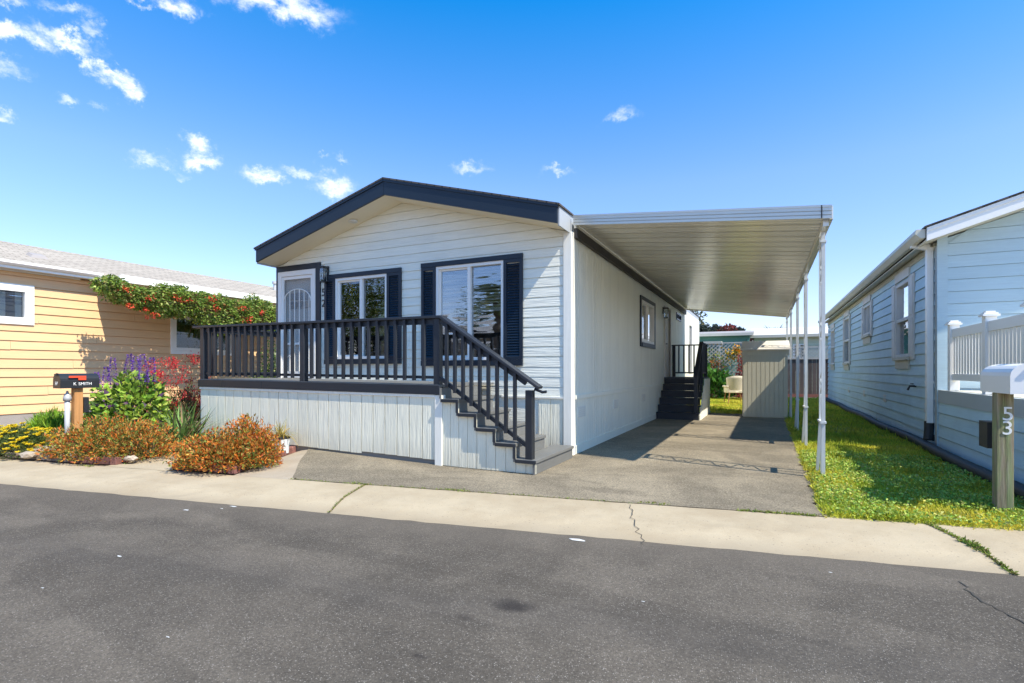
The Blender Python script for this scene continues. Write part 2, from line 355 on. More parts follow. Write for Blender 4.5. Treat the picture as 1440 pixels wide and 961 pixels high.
# ------------------------------------------------------------------ mesh helpers
WO = {}
def off(p): return WO.get(p.name, Vector((0, 0, 0))) if p is not None else Vector((0, 0, 0))
def tag(o, label=None, cat=None, group=None, kind=None):
    if label: o['label'] = label
    if cat: o['category'] = cat
    if group: o['group'] = group
    if kind: o['kind'] = kind
    return o
def thing(name, loc, label, cat, group=None):
    o = bpy.data.objects.new(name, None); o.location = loc; o.empty_display_size = .2
    COL.objects.link(o); WO[o.name] = Vector(loc)
    return tag(o, label, cat, group)
class MB:
    def __init__(s): s.v = []; s.f = []
    def add(s, vs, fs):
        k = len(s.v); s.v += [tuple(p) for p in vs]; s.f += [tuple(i + k for i in f) for f in fs]; return s
    def box(s, x0, x1, y0, y1, z0, z1):
        x0, x1 = sorted((x0, x1)); y0, y1 = sorted((y0, y1)); z0, z1 = sorted((z0, z1))
        return s.add([(x0, y0, z0), (x1, y0, z0), (x1, y1, z0), (x0, y1, z0), (x0, y0, z1), (x1, y0, z1), (x1, y1, z1), (x0, y1, z1)],
                     [(0, 3, 2, 1), (4, 5, 6, 7), (0, 1, 5, 4), (1, 2, 6, 5), (2, 3, 7, 6), (3, 0, 4, 7)])
    def pbox(s, pl, u0, u1, z0, z1, o0, o1):
        a, b = pl.p(u0, z0, o0), pl.p(u1, z1, o1)
        return s.box(a.x, b.x, a.y, b.y, a.z, b.z)
    def extr(s, poly, d):                     # 3-D polygon swept along vector d
        n = len(poly); d = Vector(d); a = [Vector(p) for p in poly]
        return s.add(a + [p + d for p in a], [tuple(range(n - 1, -1, -1)), tuple(range(n, 2 * n))] +
                     [(i, (i + 1) % n, n + (i + 1) % n, n + i) for i in range(n)])
    def bar(s, a, b, w, h=None, up=(0, 0, 1)): # square bar from a to b
        h = h or w; a, b = Vector(a), Vector(b); t = (b - a).normalized(); up = Vector(up)
        if abs(t.dot(up)) > .98: up = Vector((1, 0, 0))
        x = t.cross(up).normalized(); y = x.cross(t)
        c = [(-1, -1), (1, -1), (1, 1), (-1, 1)]
        return s.add([p + x * (i * w / 2) + y * (j * h / 2) for p in (a, b) for i, j in c],
                     [(0, 3, 2, 1), (4, 5, 6, 7), (0, 1, 5, 4), (1, 2, 6, 5), (2, 3, 7, 6), (3, 0, 4, 7)])
    def tube(s, pts, r, seg=8, cap=True):
        pts = [Vector(p) for p in pts]; rs = r if isinstance(r, (list, tuple)) else [r] * len(pts)
        k = len(s.v); ring = []
        x = None
        for i, p in enumerate(pts):
            t = (pts[min(i + 1, len(pts) - 1)] - pts[max(i - 1, 0)]).normalized()
            if x is None:
                x = t.orthogonal().normalized()
            else:
                x = (x - t * x.dot(t)).normalized()
            y = t.cross(x)
            for j in range(seg):
                a = 2 * math.pi * j / seg
                s.v.append(tuple(p + (x * math.cos(a) + y * math.sin(a)) * rs[i]))
        for i in range(len(pts) - 1):
            for j in range(seg):
                a, b = k + i * seg + j, k + i * seg + (j + 1) % seg
                s.f.append((a, b, b + seg, a + seg))
        if cap:
            s.f.append(tuple(k + j for j in range(seg - 1, -1, -1)))
            s.f.append(tuple(k + (len(pts) - 1) * seg + j for j in range(seg)))
        return s
    def lathe(s, c, prof, seg=16):
        c = Vector(c); k = len(s.v)
        for (r, z) in prof:
            for j in range(seg):
                a = 2 * math.pi * j / seg
                s.v.append((c.x + r * math.cos(a), c.y + r * math.sin(a), c.z + z))
        for i in range(len(prof) - 1):
            for j in range(seg):
                a, b = k + i * seg + j, k + i * seg + (j + 1) % seg
                s.f.append((a, b, b + seg, a + seg))
        s.f.append(tuple(k + j for j in range(seg - 1, -1, -1)))
        s.f.append(tuple(k + (len(prof) - 1) * seg + j for j in range(seg)))
        return s
    def build(s, name, mat, parent=None, bev=0.0, smooth=False, kind=None, label=None):
        me = bpy.data.meshes.new(name)
        if parent is None:
            a = np.array(s.v); lo, hi = a.min(0), a.max(0)
            o_ = Vector(((lo[0] + hi[0]) / 2, (lo[1] + hi[1]) / 2, lo[2]))
        else:
            o_ = off(parent)
        me.from_pydata([(p[0] - o_.x, p[1] - o_.y, p[2] - o_.z) for p in s.v], [], s.f)
        if bev:
            bm = bmesh.new(); bm.from_mesh(me)
            bmesh.ops.bevel(bm, geom=list(bm.edges), offset=bev, segments=1, profile=.5, affect='EDGES', clamp_overlap=True)
            bm.to_mesh(me); bm.free()
        me.materials.append(MATS[mat])
        if smooth:
            me.polygons.foreach_set('use_smooth', [True] * len(me.polygons))
        me.update()
        o = bpy.data.objects.new(name, me); COL.objects.link(o)
        if parent is None:
            o.location = o_
        else:
            o.parent = parent
        WO[o.name] = o_
        return tag(o, label, None, None, kind)
def box(name, x0, x1, y0, y1, z0, z1, mat, parent=None, bev=0.0):
    return MB().box(x0, x1, y0, y1, z0, z1).build(name, mat, parent, bev)
def inst(o, name, parent, d):               # shares the mesh, shifted by d
    c = bpy.data.objects.new(name, o.data); COL.objects.link(c); c.parent = parent
    c.location = Vector(o.location) + Vector(d); WO[c.name] = off(parent)
    return c
class Pl:
    def __init__(s, O, U, Nn): s.O, s.U, s.N = Vector(O), Vector(U), Vector(Nn)
    def p(s, u, z, o=0.0): return s.O + s.U * u + Vector((0, 0, z)) + s.N * o
def cuts(a, b, holes):                      # interval minus holes
    out = [(a, b)]
    for h0, h1 in holes:
        nx = []
        for x0, x1 in out:
            if h1 <= x0 or h0 >= x1: nx.append((x0, x1)); continue
            if h0 > x0: nx.append((x0, h0))
            if h1 < x1: nx.append((h1, x1))
        out = nx
    return out
def lap(parent, pl, u0, u1, z0, z1, ex, mat, holes=(), gable=None, name='plank', seam=None, t=.019, ph=0.0):
    """lapped boards, one object each; gable=(uc, zpeak, slope) clips the ends"""
    z = z0 - ph; row = 0
    while z < z1 - .01:
        za, zb = max(z, z0), min(z + ex, z1)
        zs = sorted({za, zb} | {q for h in holes for q in (h[2], h[3]) if za + .015 < q < zb - .015})
        for k in range(len(zs) - 1):
            a, b = zs[k], zs[k + 1]
            hs = [(h[0], h[1]) for h in holes if h[2] < b - .005 and h[3] > a + .005]
            for (s0, s1) in cuts(u0, u1, hs):
                segs = [(s0, s1)]
                if seam:
                    x = s0 + seam * (.3 + .7 * ((row * .37) % 1)); segs = []
                    p = s0
                    while x < s1 - .4:
                        segs.append((p, x - .002)); p = x + .002; x += seam
                    segs.append((p, s1))
                for (q0, q1) in segs:
                    def lim(zz):
                        if not gable: return q0, q1
                        w = (gable[1] - zz) / gable[2]
                        return max(q0, gable[0] - w), min(q1, gable[0] + w)
                    b0, b1 = lim(a); t0, t1 = lim(b)
                    if b1 - b0 < .03: continue
                    if t1 < t0: t0 = t1 = (t0 + t1) / 2
                    oa = t * (1 - (a - z) / ex) + .012; ob = t * (1 - (b - z) / ex) + .012
                    a += .007 if k == 0 else 0
                    vs = [pl.p(b0, a, 0), pl.p(b1, a, 0), pl.p(b1, a, oa), pl.p(b0, a, oa), pl.p(t0, b, 0), pl.p(t1, b, 0), pl.p(t1, b, ob), pl.p(t0, b, ob)]
                    MB().add(vs, [(0, 3, 2, 1), (4, 5, 6, 7), (0, 1, 5, 4), (1, 2, 6, 5), (2, 3, 7, 6), (3, 0, 4, 7)]).build(name, mat, parent)
        z += ex; row += 1
def vboards(parent, pl, u0, u1, z0, z1, w, mat, holes=(), name='panel_board', mid=True, zf=None, t=.014):
    """vertical grooved panel boards"""
    n = max(1, round((u1 - u0) / w)); w = (u1 - u0) / n
    for i in range(n):
        a, b = u0 + i * w + .006, u0 + (i + 1) * w - .006
        for (s0, s1) in cuts(a, b, []):
            pieces = [(s0, s1, z0 if zf is None else zf((s0 + s1) / 2)[0], z1 if zf is None else zf((s0 + s1) / 2)[1])]
            for h in holes:
                nx = []
                for (p0, p1, q0, q1) in pieces:
                    if h[1] <= p0 or h[0] >= p1 or h[3] <= q0 or h[2] >= q1: nx.append((p0, p1, q0, q1)); continue
                    if h[0] > p0 + .01: nx.append((p0, h[0], q0, q1)); p0 = h[0]
                    if h[1] < p1 - .01: nx.append((h[1], p1, q0, q1)); p1 = h[1]
                    if h[2] > q0 + .01: nx.append((p0, p1, q0, h[2]))
                    if h[3] < q1 - .01: nx.append((p0, p1, h[3], q1))
                pieces = nx
            for (p0, p1, q0, q1) in pieces:
                mb = MB()
                if mid and p1 - p0 > w * .8:
                    c = (p0 + p1) / 2
                    mb.pbox(pl, p0, c - .005, q0, q1, 0, t); mb.pbox(pl, c + .005, p1, q0, q1, 0, t); mb.pbox(pl, c - .005, c + .005, q0, q1, 0, t * .2)
                else:
                    mb.pbox(pl, p0, p1, q0, q1, 0, t)
                mb.build(name, mat, parent)
def sheath(name, parent, pl, u0, u1, z0, z1, holes, mat, th=.1):
    us = sorted({u0, u1} | {q for h in holes for q in h[:2] if u0 < q < u1}); zs = sorted({z0, z1} | {q for h in holes for q in h[2:4] if z0 < q < z1})
    mb = MB()
    for i in range(len(us) - 1):
        for j in range(len(zs) - 1):
            cu, cz = (us[i] + us[i + 1]) / 2, (zs[j] + zs[j + 1]) / 2
            if any(h[0] < cu < h[1] and h[2] < cz < h[3] for h in holes): continue
            mb.pbox(pl, us[i], us[i + 1], zs[j], zs[j + 1], -th, -.001)
    return mb.build(name, mat, parent)
def window(parent, pl, u0, u1, z0, z1, kind='slider', fm='vinyl', fw=.045, glass='glass', out=.03, blind=None, name='window'):
    mb = MB(); A = (-.06, out)
    mb.pbox(pl, u0, u0 + fw, z0, z1, *A); mb.pbox(pl, u1 - fw, u1, z0, z1, *A)
    mb.pbox(pl, u0 + fw, u1 - fw, z0, z0 + fw, *A); mb.pbox(pl, u0 + fw, u1 - fw, z1 - fw, z1, *A)
    f = None; i0, i1, j0, j1 = u0 + fw, u1 - fw, z0 + fw, z1 - fw
    panes = []
    if kind == 'slider':
        m = (u0 + u1) / 2
        mb.pbox(pl, m - .025, m + .025, j0, j1, -.05, out - .008)
        for s0, s1 in ((i0, m - .025),):      # sash of the sliding half
            for a in ((s0, s0 + .028, j0, j1), (s1 - .02, s1, j0, j1), (s0 + .028, s1 - .02, j0, j0 + .03), (s0 + .028, s1 - .02, j1 - .03, j1)):
                mb.pbox(pl, *a, -.045, -.005)
            panes.append((s0 + .028, s1 - .02, j0 + .03, j1 - .03))
        panes.append((m + .025, i1, j0, j1))
    elif kind == 'hung':
        m = (z0 + z1) / 2
        mb.pbox(pl, i0, i1, m - .03, m + .03, -.05, out - .008)
        panes = [(i0, i1, j0, m - .03), (i0, i1, m + .03, j1)]
    else:
        panes = [(i0, i1, j0, j1)]
    f = mb.build(name, fm, parent)
    gl = glass if isinstance(glass, (list, tuple)) else [glass] * len(panes)
    for (a, b, c, d), g in zip(panes, gl):
        MB().pbox(pl, a, b, c, d, -.028, -.022).build('pane', g, f)
    if blind:
        q = j1 - .02; lo = blind; mb = MB()
        while q > lo:
            a, b = pl.p(i0 + .01, q, -.10), pl.p(i1 - .01, q - .012, -.075)
            v = [pl.p(i0 + .01, q, -.115), pl.p(i1 - .01, q, -.115), pl.p(i1 - .01, q - .022, -.085), pl.p(i0 + .01, q - .022, -.085)]
            mb.extr(v, (0, 0, .003)); q -= .048
        mb.pbox(pl, i0 + .01, i1 - .01, lo - .06, lo, -.115, -.085)
        mb.build('blind', 'blind', f, kind='stuff')
    return f
def shutter(parent, pl, u0, u1, z0, z1, mat='navy', o0=.02, fr=.05):
    mb = MB(); A = (o0, o0 + .03)
    mb.pbox(pl, u0, u0 + fr, z0, z1, *A); mb.pbox(pl, u1 - fr, u1, z0, z1, *A)
    mb.pbox(pl, u0 + fr, u1 - fr, z0, z0 + fr, *A); mb.pbox(pl, u0 + fr, u1 - fr, z1 - fr, z1, *A)
    s = mb.build('shutter', mat, parent)
    mb = MB(); z = z0 + fr
    while z < z1 - fr - .02:
        mb.extr([pl.p(u0 + fr, z, o0 + .026), pl.p(u0 + fr, z + .036, o0 + .006), pl.p(u0 + fr, z + .036, o0 + .001), pl.p(u0 + fr, z - .004, o0 + .018)], pl.U * (u1 - u0 - 2 * fr))
        z += .04
    mb.build('louvre_slats', mat, s, kind='stuff')
    return s
def text(name, body, size, loc, rot, mat, parent, ext=.004, spacing=1.0):
    cu = bpy.data.curves.new(name, 'FONT'); cu.body = body; cu.size = size; cu.extrude = ext
    cu.align_x = 'CENTER'; cu.align_y = 'CENTER'; cu.space_character = spacing; cu.resolution_u = 4
    o = bpy.data.objects.new(name, cu); COL.objects.link(o)
    dg = bpy.context.evaluated_depsgraph_get(); dg.update()
    me = bpy.data.meshes.new_from_object(o.evaluated_get(dg)); bpy.data.objects.remove(o)
    me.materials.clear(); me.materials.append(MATS[mat])
    t = bpy.data.objects.new(name, me); COL.objects.link(t); t.parent = parent
    t.location = Vector(loc) - off(parent); t.rotation_euler = rot
    return t

# ------------------------------------------------------------------ foliage helpers
def leafmesh(name, P, D, L, Wd, C, parent=None, mat='leaf', loc=None, kind=None, label=None, fold=.35, cat=None):
    """P base points, D leaf directions, L lengths, Wd widths, C colours"""
    n = len(P); D = D / np.maximum(1e-6, np.linalg.norm(D, axis=1, keepdims=True))
    rv = rng.normal(size=(n, 3)); X = np.cross(D, rv); X /= np.maximum(1e-6, np.linalg.norm(X, axis=1, keepdims=True))
    Nn = np.cross(X, D)
    L = np.asarray(L)[:, None] * np.ones((n, 1)); Wd = np.asarray(Wd)[:, None] * np.ones((n, 1))
    mid = P + D * L * .45
    V = np.stack([P, mid + X * Wd / 2 + Nn * Wd * fold, P + D * L - Nn * L * .12, mid - X * Wd / 2 + Nn * Wd * fold], 1).reshape(-1, 3)
    o_ = off(parent) if parent is not None else Vector(loc)
    V = V - np.array(o_)
    idx = np.arange(n) * 4
    T = np.stack([idx, idx + 1, idx + 2, idx, idx + 2, idx + 3], 1).reshape(-1)
    me = bpy.data.meshes.new(name)
    me.vertices.add(4 * n); me.vertices.foreach_set('co', V.astype(np.float32).ravel())
    me.loops.add(6 * n); me.loops.foreach_set('vertex_index', T.astype(np.int32))
    me.polygons.add(2 * n); me.polygons.foreach_set('loop_start', (np.arange(2 * n) * 3).astype(np.int32))
    at = me.attributes.new('leafcol', 'FLOAT_COLOR', 'POINT')
    c4 = np.concatenate([np.clip(C, 0, 1), np.ones((n, 1))], 1)
    at.data.foreach_set('color', np.repeat(c4, 4, 0).astype(np.float32).ravel())
    me.update(calc_edges=True); me.validate()
    me.materials.append(MATS[mat])
    o = bpy.data.objects.new(name, me); COL.objects.link(o)
    if parent is not None: o.parent = parent
    else: o.location = o_
    WO[o.name] = o_
    return tag(o, label, cat, None, kind)
def palette(n, cols, wts, jit=.18):
    wts = np.array(wts, float); wts /= wts.sum()
    c = np.array(cols)[rng.choice(len(cols), n, p=wts)]
    return c * (1 + rng.normal(0, jit, (n, 1))) * (1 + rng.normal(0, jit * .4, (n, 3)))
def sph(n):
    d = rng.normal(size=(n, 3)); return d / np.linalg.norm(d, axis=1, keepdims=True)
def lumpy(d, k=6, amp=.16, ph=0.0):
    return 1 + amp * (np.sin(d[:, 0] * k + ph) * np.cos(d[:, 1] * k * 1.3 + 2 * ph) + .6 * np.sin(d[:, 2] * k * 1.7 + d[:, 0] * 5 + ph * 3))
def mound(n, c, r, inner=.55, half=True, amp=.16, ph=0.0, k=6):
    d = sph(n)
    if half: d[:, 2] = np.abs(d[:, 2])
    rad = (inner + (1 - inner) * rng.random(n) ** .5) * lumpy(d, k, amp, ph)
    P = d * rad[:, None] * np.array(r) + np.array(c)
    D = d + rng.normal(0, .6, (n, 3)); D[:, 2] += .25
    return P, D
def twigs(name, parent, c, r, n, mat='stem_brown', rad=.008):
    mb = MB(); c = Vector(c)
    for i in range(n):
        d = Vector(sph(1)[0]); d.z = abs(d.z) * .9 + .15; e = Vector((d.x * r[0], d.y * r[1], d.z * r[2])) * random.uniform(.6, .92)
        b = c + Vector((d.x * r[0] * .12, d.y * r[1] * .12, 0))
        m = b.lerp(c + e, .5) + Vector((random.uniform(-.03, .03), random.uniform(-.03, .03), .03))
        mb.tube([b, m, c + e], [rad, rad * .7, rad * .35], 5)
    return mb.build(name, mat, parent)
def twigs_crown(c, r, n):
    return mound(n, c, r, inner=.25, half=False, amp=.28, ph=random.random() * 6, k=5)

# ================================================================== SETTING
ST_A = R(9.3); ES = Vector((math.cos(ST_A), math.sin(ST_A), 0)); NS = Vector((-math.sin(ST_A), math.cos(ST_A), 0)); SO = Vector((-3.24, 3.557, 0))
SW = .89                                               # pavement width
def SP(s, n, z=0.0): p = SO + ES * s + NS * n; return Vector((p.x, p.y, z))
def s_of(p): return (Vector((p.x, p.y, 0)) - SO).dot(ES)
def yback(x): return SO.y + SW / math.cos(ST_A) + (x - SO.x) * math.tan(ST_A)
def gz(x, y):
    w = min(1, max(0, (y - yback(x)) / .9))
    return .026 * min(3.0, max(0, -3.5 - x)) * w
def struct(name, mb, mat): return tag(mb.build(name, mat), kind='structure')
struct('ground', MB().add([(-900, -900, -.14), (900, -900, -.14), (900, 900, -.14), (-900, 900, -.14)], [(0, 1, 2, 3)]), 'soil')
struct('road', MB().add([SP(-60, -7.2, -.06), SP(60, -7.2, -.06), SP(60, .05, -.06), SP(-60, .05, -.06)], [(0, 1, 2, 3)]), 'road_asphalt')
struct('yard_ground', MB().add([SP(-60, SW - .02, -.012), SP(60, SW - .02, -.012), SP(60, 90, -.012), SP(-60, 90, -.012)], [(0, 1, 2, 3)]), 'soil')
struct('yard_ground', MB().add([SP(-60, -60, -.012), SP(60, -60, -.012), SP(60, -8.1, -.012), SP(-60, -8.1, -.012)], [(0, 1, 2, 3)]), 'soil')
# rolled concrete pavement, one object per cast bay
side = thing('sidewalk', SP(0, .4, -.06), None, None); side['kind'] = 'structure'
prof = [(-.0, -.12), (0.0, -.058), (.05, -.052), (.13, -.036), (.24, -.014), (.34, -.003), (.46, 0.0), (SW, 0.0), (SW, -.12)]
j1 = (s_of(G(462, 722, -.06)), s_of(G(508, 684))); j2 = (s_of(G(1430, 811, -.06)), s_of(G(1311, 741)))
jl = [(-26, -26), (-14.2, -14.2), (-9.0, -9.0), j1, j2, (j2[0] + 4.6, j2[1] + 4.6), (18, 18)]
for k in range(len(jl) - 1):
    (a0, a1), (b0, b1) = jl[k], jl[k + 1]; g = .012
    m = len(prof); L_ = b0 - a0; ns = max(2, int(L_ / .16)); vs = []; fs = []
    for q in range(ns + 1):
        f = q / ns
        for w_, (n, z) in enumerate(prof):
            t = n / SW; sa, sb = a0 + (a1 - a0) * t + g, b0 + (b1 - b0) * t - g
            jn = random.gauss(0, .007) if w_ in (1, 2) else (random.gauss(0, .004) if w_ == 7 else 0); jz = random.gauss(0, .0022) if 1 < w_ < 7 else 0
            vs.append(SP(sa + (sb - sa) * f, n + jn, z + jz))
    for q in range(ns):
        for w_ in range(m - 1): a_ = q * m + w_; fs.append((a_, a_ + m, a_ + m + 1, a_ + 1))
    fs += [tuple(range(m)), tuple(range(ns * m + m - 1, ns * m - 1, -1))]
    MB().add(vs, fs).build('slab', 'concrete', side)
fp = MB()
for k in range(6):
    a, b = -26 + k * 8, -26 + (k + 1) * 8 - .02
    fp.add([SP(a, -8.1, 0), SP(b, -8.1, 0), SP(b, -7.25, 0), SP(a, -7.25, 0), SP(b, -7.15, -.058), SP(a, -7.15, -.058)], [(0, 1, 2, 3), (3, 2, 4, 5)])
struct('far_sidewalk', fp, 'concrete')
def crack(name, pix, z, w, mat, parent, on=None):
    pts = [G(u, v, z) for u, v in pix]; fine = []
    for a, b in zip(pts, pts[1:]):
        n = max(2, int((b - a).length / .04))
        for i in range(n):
            p = a.lerp(b, i / n); d = (b - a).normalized(); fine.append(p + Vector((-d.y, d.x, 0)) * random.gauss(0, .012))
    fine.append(pts[-1]); mb = MB(); vs = []
    for i, p in enumerate(fine):
        d = (fine[min(i + 1, len(fine) - 1)] - fine[max(0, i - 1)]).normalized(); q = Vector((-d.y, d.x, 0)) * w * random.uniform(.4, 1.1)
        zz = on(p) if on else z
        vs += [(p.x + q.x, p.y + q.y, zz + .004), (p.x - q.x, p.y - q.y, zz + .004)]
    mb.add(vs, [(2 * i, 2 * i + 1, 2 * i + 3, 2 * i + 2) for i in range(len(fine) - 1)])
    return tag(mb.build(name, mat, parent), kind='structure' if parent is None else None)
def zside(p):
    n = (Vector((p.x, p.y, 0)) - SO).dot(NS)
    return float(np.interp(n, [q[0] for q in prof[1:8]], [q[1] for q in prof[1:8]])) + .001
crack('crack', [(886, 712), (889, 728), (896, 742), (904, 758)], -.01, .004, 'crack_dark', side, zside)
road = bpy.data.objects['road']
crack('crack', [(1348, 818), (1366, 838), (1392, 852), (1412, 862), (1445, 880)], -.06, .006, 'crack_dark', road)
for (u, v, r) in [(328, 713, .05), (262, 718, .04), (312, 716, .022), (812, 760, .06), (168, 783, .03), (60, 828, .014), (905, 847, .014), (1168, 806, .014), (236, 897, .012)]:
    p = G(u, v, -.06); n = 9; mb = MB()
    mb.add([(p.x + r * random.uniform(.4, 1.3) * math.cos(2 * math.pi * i / n), p.y + .4 * r * random.uniform(.4, 1.3) * math.sin(2 * math.pi * i / n), -.056) for i in range(n)], [tuple(range(n))])
    tag(mb.build('paint_spot', 'spot_white', road))

# driveway: one sheet, ragged at its lawn edge, rising slightly along the deck skirting
LA, LB = Vector((-4.78, yback(-4.78))), Vector((-6.35, 5.98))
def yl(x): return yback(x) if x > LA.x else LA.y + (x - LA.x) / (LB.x - LA.x) * (LB.y - LA.y)
mb = MB(); xs = list(np.linspace(-6.33, -2.5, 24)); vs = []; fs = []; nr = 10
for i, x in enumerate(xs):
    y0 = yl(x) + .004 + (.015 * math.sin(x * 31) if x < LA.x else 0); y1 = 5.99
    for j in range(nr):
        y = y0 + (y1 - y0) * j / (nr - 1); vs.append((x, y, .004 + gz(x, y)))
for i in range(len(xs) - 1):
    for j in range(nr - 1):
        a = i * nr + j; fs.append((a, a + nr, a + nr + 1, a + 1))
mb.add(vs, fs)
ys = np.concatenate([np.linspace(0, 3, 40), np.linspace(3.3, 10.95, 24)]); xs = np.linspace(-2.5, .44, 8); vs = []; fs = []
for i, x in enumerate(xs):
    for j, t in enumerate(ys):
        e = (.03 * math.sin(t * 9.1) + .03 * math.sin(t * 23 + 1)) if i == 7 else 0
        vs.append((x + e, yback(x) + .004 + t if i < 7 else yback(x + e) + .004 + t, .004))
m = len(ys)
for i in range(7):
    for j in range(m - 1):
        a = i * m + j; fs.append((a, a + m, a + m + 1, a + 1))
mb.add(vs, fs)
struct('driveway', mb, 'drive_asphalt')
mb = MB(); vs = []; fs = []
for i in range(9):                                     # worn cement strip beside the planter
    t = i / 8; l = Vector((-5.55, 4.07)).lerp(Vector((-6.46, 5.97)), t); r_ = Vector((LA.x, LA.y)).lerp(LB, t) + Vector((.05, 0))
    vs += [(l.x, l.y, .001), (r_.x, r_.y, .001 + gz(r_.x, r_.y))]
mb.add(vs, [(2 * i, 2 * i + 1, 2 * i + 3, 2 * i + 2) for i in range(8)])
struct('cement_strip', mb, 'concrete_old')
struct('footpath', MB().add([(-7.55, yback(-7.55), .002), (-6.55, yback(-6.55), .002), (-7.15, 6.3, .002), (-8.2, 6.3, .002)], [(0, 1, 2, 3)]), 'concrete')
lawn_poly = [(.42, yback(.42)), (9, yback(9)), (9, 26), (-8, 26), (-8, 23.3), (-2.4, 23.3), (-2.4, 16), (.42, 16)]
struct('lawn', MB().add([(x, y, -.006) for x, y in lawn_poly], [tuple(range(len(lawn_poly)))]), 'thatch')

# ================================================================== MAIN HOUSE
HX0, HX1, HY0, HY1 = -8.44, -2.50, 7.12, 23.2; HC = (HX0 + HX1) / 2
FP = Pl((0, HY0, 0), (1, 0, 0), (0, -1, 0)); SPL = Pl((HX1, 0, 0), (0, 1, 0), (1, 0, 0)); LPL = Pl((HX0, 0, 0), (0, 1, 0), (-1, 0, 0))
house = thing('mobile_home', (HC, HY0, 0), 'white one-storey mobile home with navy gable fascia and dark shutters', 'house')
RS = .275; RZ = 4.02                                      # roof slope, underside at the ridge
fh = [(-8.37, -7.40, 1.03, 3.085), (-6.93, -5.77, 1.42, 2.86), (-4.78, -3.56, 1.38, 2.885)]
sheath('wall', house, FP, HX0 + .01, HX1 - .01, .0, 3.2, fh, 'white_lap')
MB().extr([(HX0 + .01, HY0 + .001, 3.2), (HX1 - .01, HY0 + .001, 3.2), (HC, HY0 + .001, RZ)], (0, .1, 0)).build('gable', 'white_lap', house)
lap(house, FP, HX0 + .05, HX1 - .11, .83, RZ - .004, .1445, 'white_lap', fh, gable=(HC, RZ - .004, RS), t=.0045)
vboards(house, FP, -3.0, HX1 - .11, 0.0, .815, .2, 'white_panel', mid=False)
for (a, b) in ((HX0, HX0 + .05), (HX1 - .105, HX1 + .018)):
    MB().pbox(FP, a, b, .0, RZ - RS * (HC - HX0) - .01, 0, .03).build('corner_trim', 'white_trim', house, bev=.004)
MB().pbox(SPL, HY0 + .001, HY0 + .11, 0, 3.20, 0, .028).build('corner_trim', 'white_trim', house, bev=.004)
MB().pbox(FP, -3.6, HX1 - .108, .812, .836, 0, .03).build('belt_trim', 'white_trim', house)
# side walls
sh = [(11.72, 13.22, 1.85, 2.80), (14.75, 15.65, 1.02, 2.95), (16.85, 17.85, 2.80, 3.02), (19.9, 20.7, 1.1, 2.9)]
sheath('wall', house, SPL, HY0 + .12, HY1, 0, 3.3, sh, 'side_panel')
vboards(house, SPL, HY0 + .115, HY1, .86, 3.25, .2, 'side_panel', sh)
vboards(house, SPL, HY0 + .115, HY1, .13, .80, .2, 'side_panel')
MB().pbox(SPL, HY0 + .11, HY1, .80, .86, 0, .04).build('belt_trim', 'side_panel', house)
MB().pbox(SPL, HY0 + .11, HY1, .0, .13, 0, .03).build('base_board', 'side_panel', house)
MB().pbox(LPL, HY0 + .1, HY1, 0, 3.2, -.1, 0).build('wall', 'side_panel', house)
box('wall', HX0 + .1, HX1 - .1, HY1 - .1, HY1, 0, 3.2, 'side_panel', house)
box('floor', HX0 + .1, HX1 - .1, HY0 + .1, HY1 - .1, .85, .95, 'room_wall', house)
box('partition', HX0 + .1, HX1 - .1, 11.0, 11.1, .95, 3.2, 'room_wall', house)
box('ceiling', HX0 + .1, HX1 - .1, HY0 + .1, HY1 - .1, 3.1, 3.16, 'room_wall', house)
# roof
OY = 6.63
for sgn in (-1, 1):
    e = HC + sgn * 2.945
    def rz(x, d=0): return RZ - RS * abs(x - HC) + d
    roof = MB().extr([(HC, OY - .02, rz(HC, .243)), (e + sgn * .04, OY - .02, rz(e + sgn * .04, .243)), (e + sgn * .04, OY - .02, rz(e + sgn * .04, .268)), (HC, OY - .02, rz(HC, .268))], (0, HY1 - OY + .3, 0)).build('roof', 'shingle_dark', house)
    MB().extr([(HC + sgn * .002, OY, rz(HC, -.005)), (e, OY, rz(e, -.005)), (e, OY, rz(e, .24)), (HC + sgn * .002, OY, rz(HC, .24))], (0, .035, 0)).build('fascia_board', 'navy_x', house)
    MB().extr([(HC + sgn * .002, OY - .015, rz(HC, .205)), (e + sgn * .015, OY - .015, rz(e, .205)), (e + sgn * .015, OY - .015, rz(e, .241)), (HC + sgn * .002, OY - .015, rz(HC, .241))], (0, .014, 0)).build('drip_edge', 'navy_x', house)
    MB().extr([(HC, OY + .036, rz(HC, .0)), (e, OY + .036, rz(e, .0)), (e, OY + .036, rz(e, .02)), (HC, OY + .036, rz(HC, .02))], (0, HY0 - OY - .037, 0)).build('soffit', 'soffit', house)
    MB().extr([(e, OY + .036, rz(e, -.03)), (e + sgn * .02, OY + .036, rz(e, -.03)), (e + sgn * .02, OY + .036, rz(e, .238)), (e, OY + .036, rz(e, .238))], (0, HY1 - OY, 0)).build('eave_board', 'eave_grey', house)
MB().lathe((-6.35, 6.90, rz(-6.35) - .028), [(.07, 0), (.08, .01), (.08, .03)], 16).build('soffit_lamp', 'vent_grey', house, smooth=True)
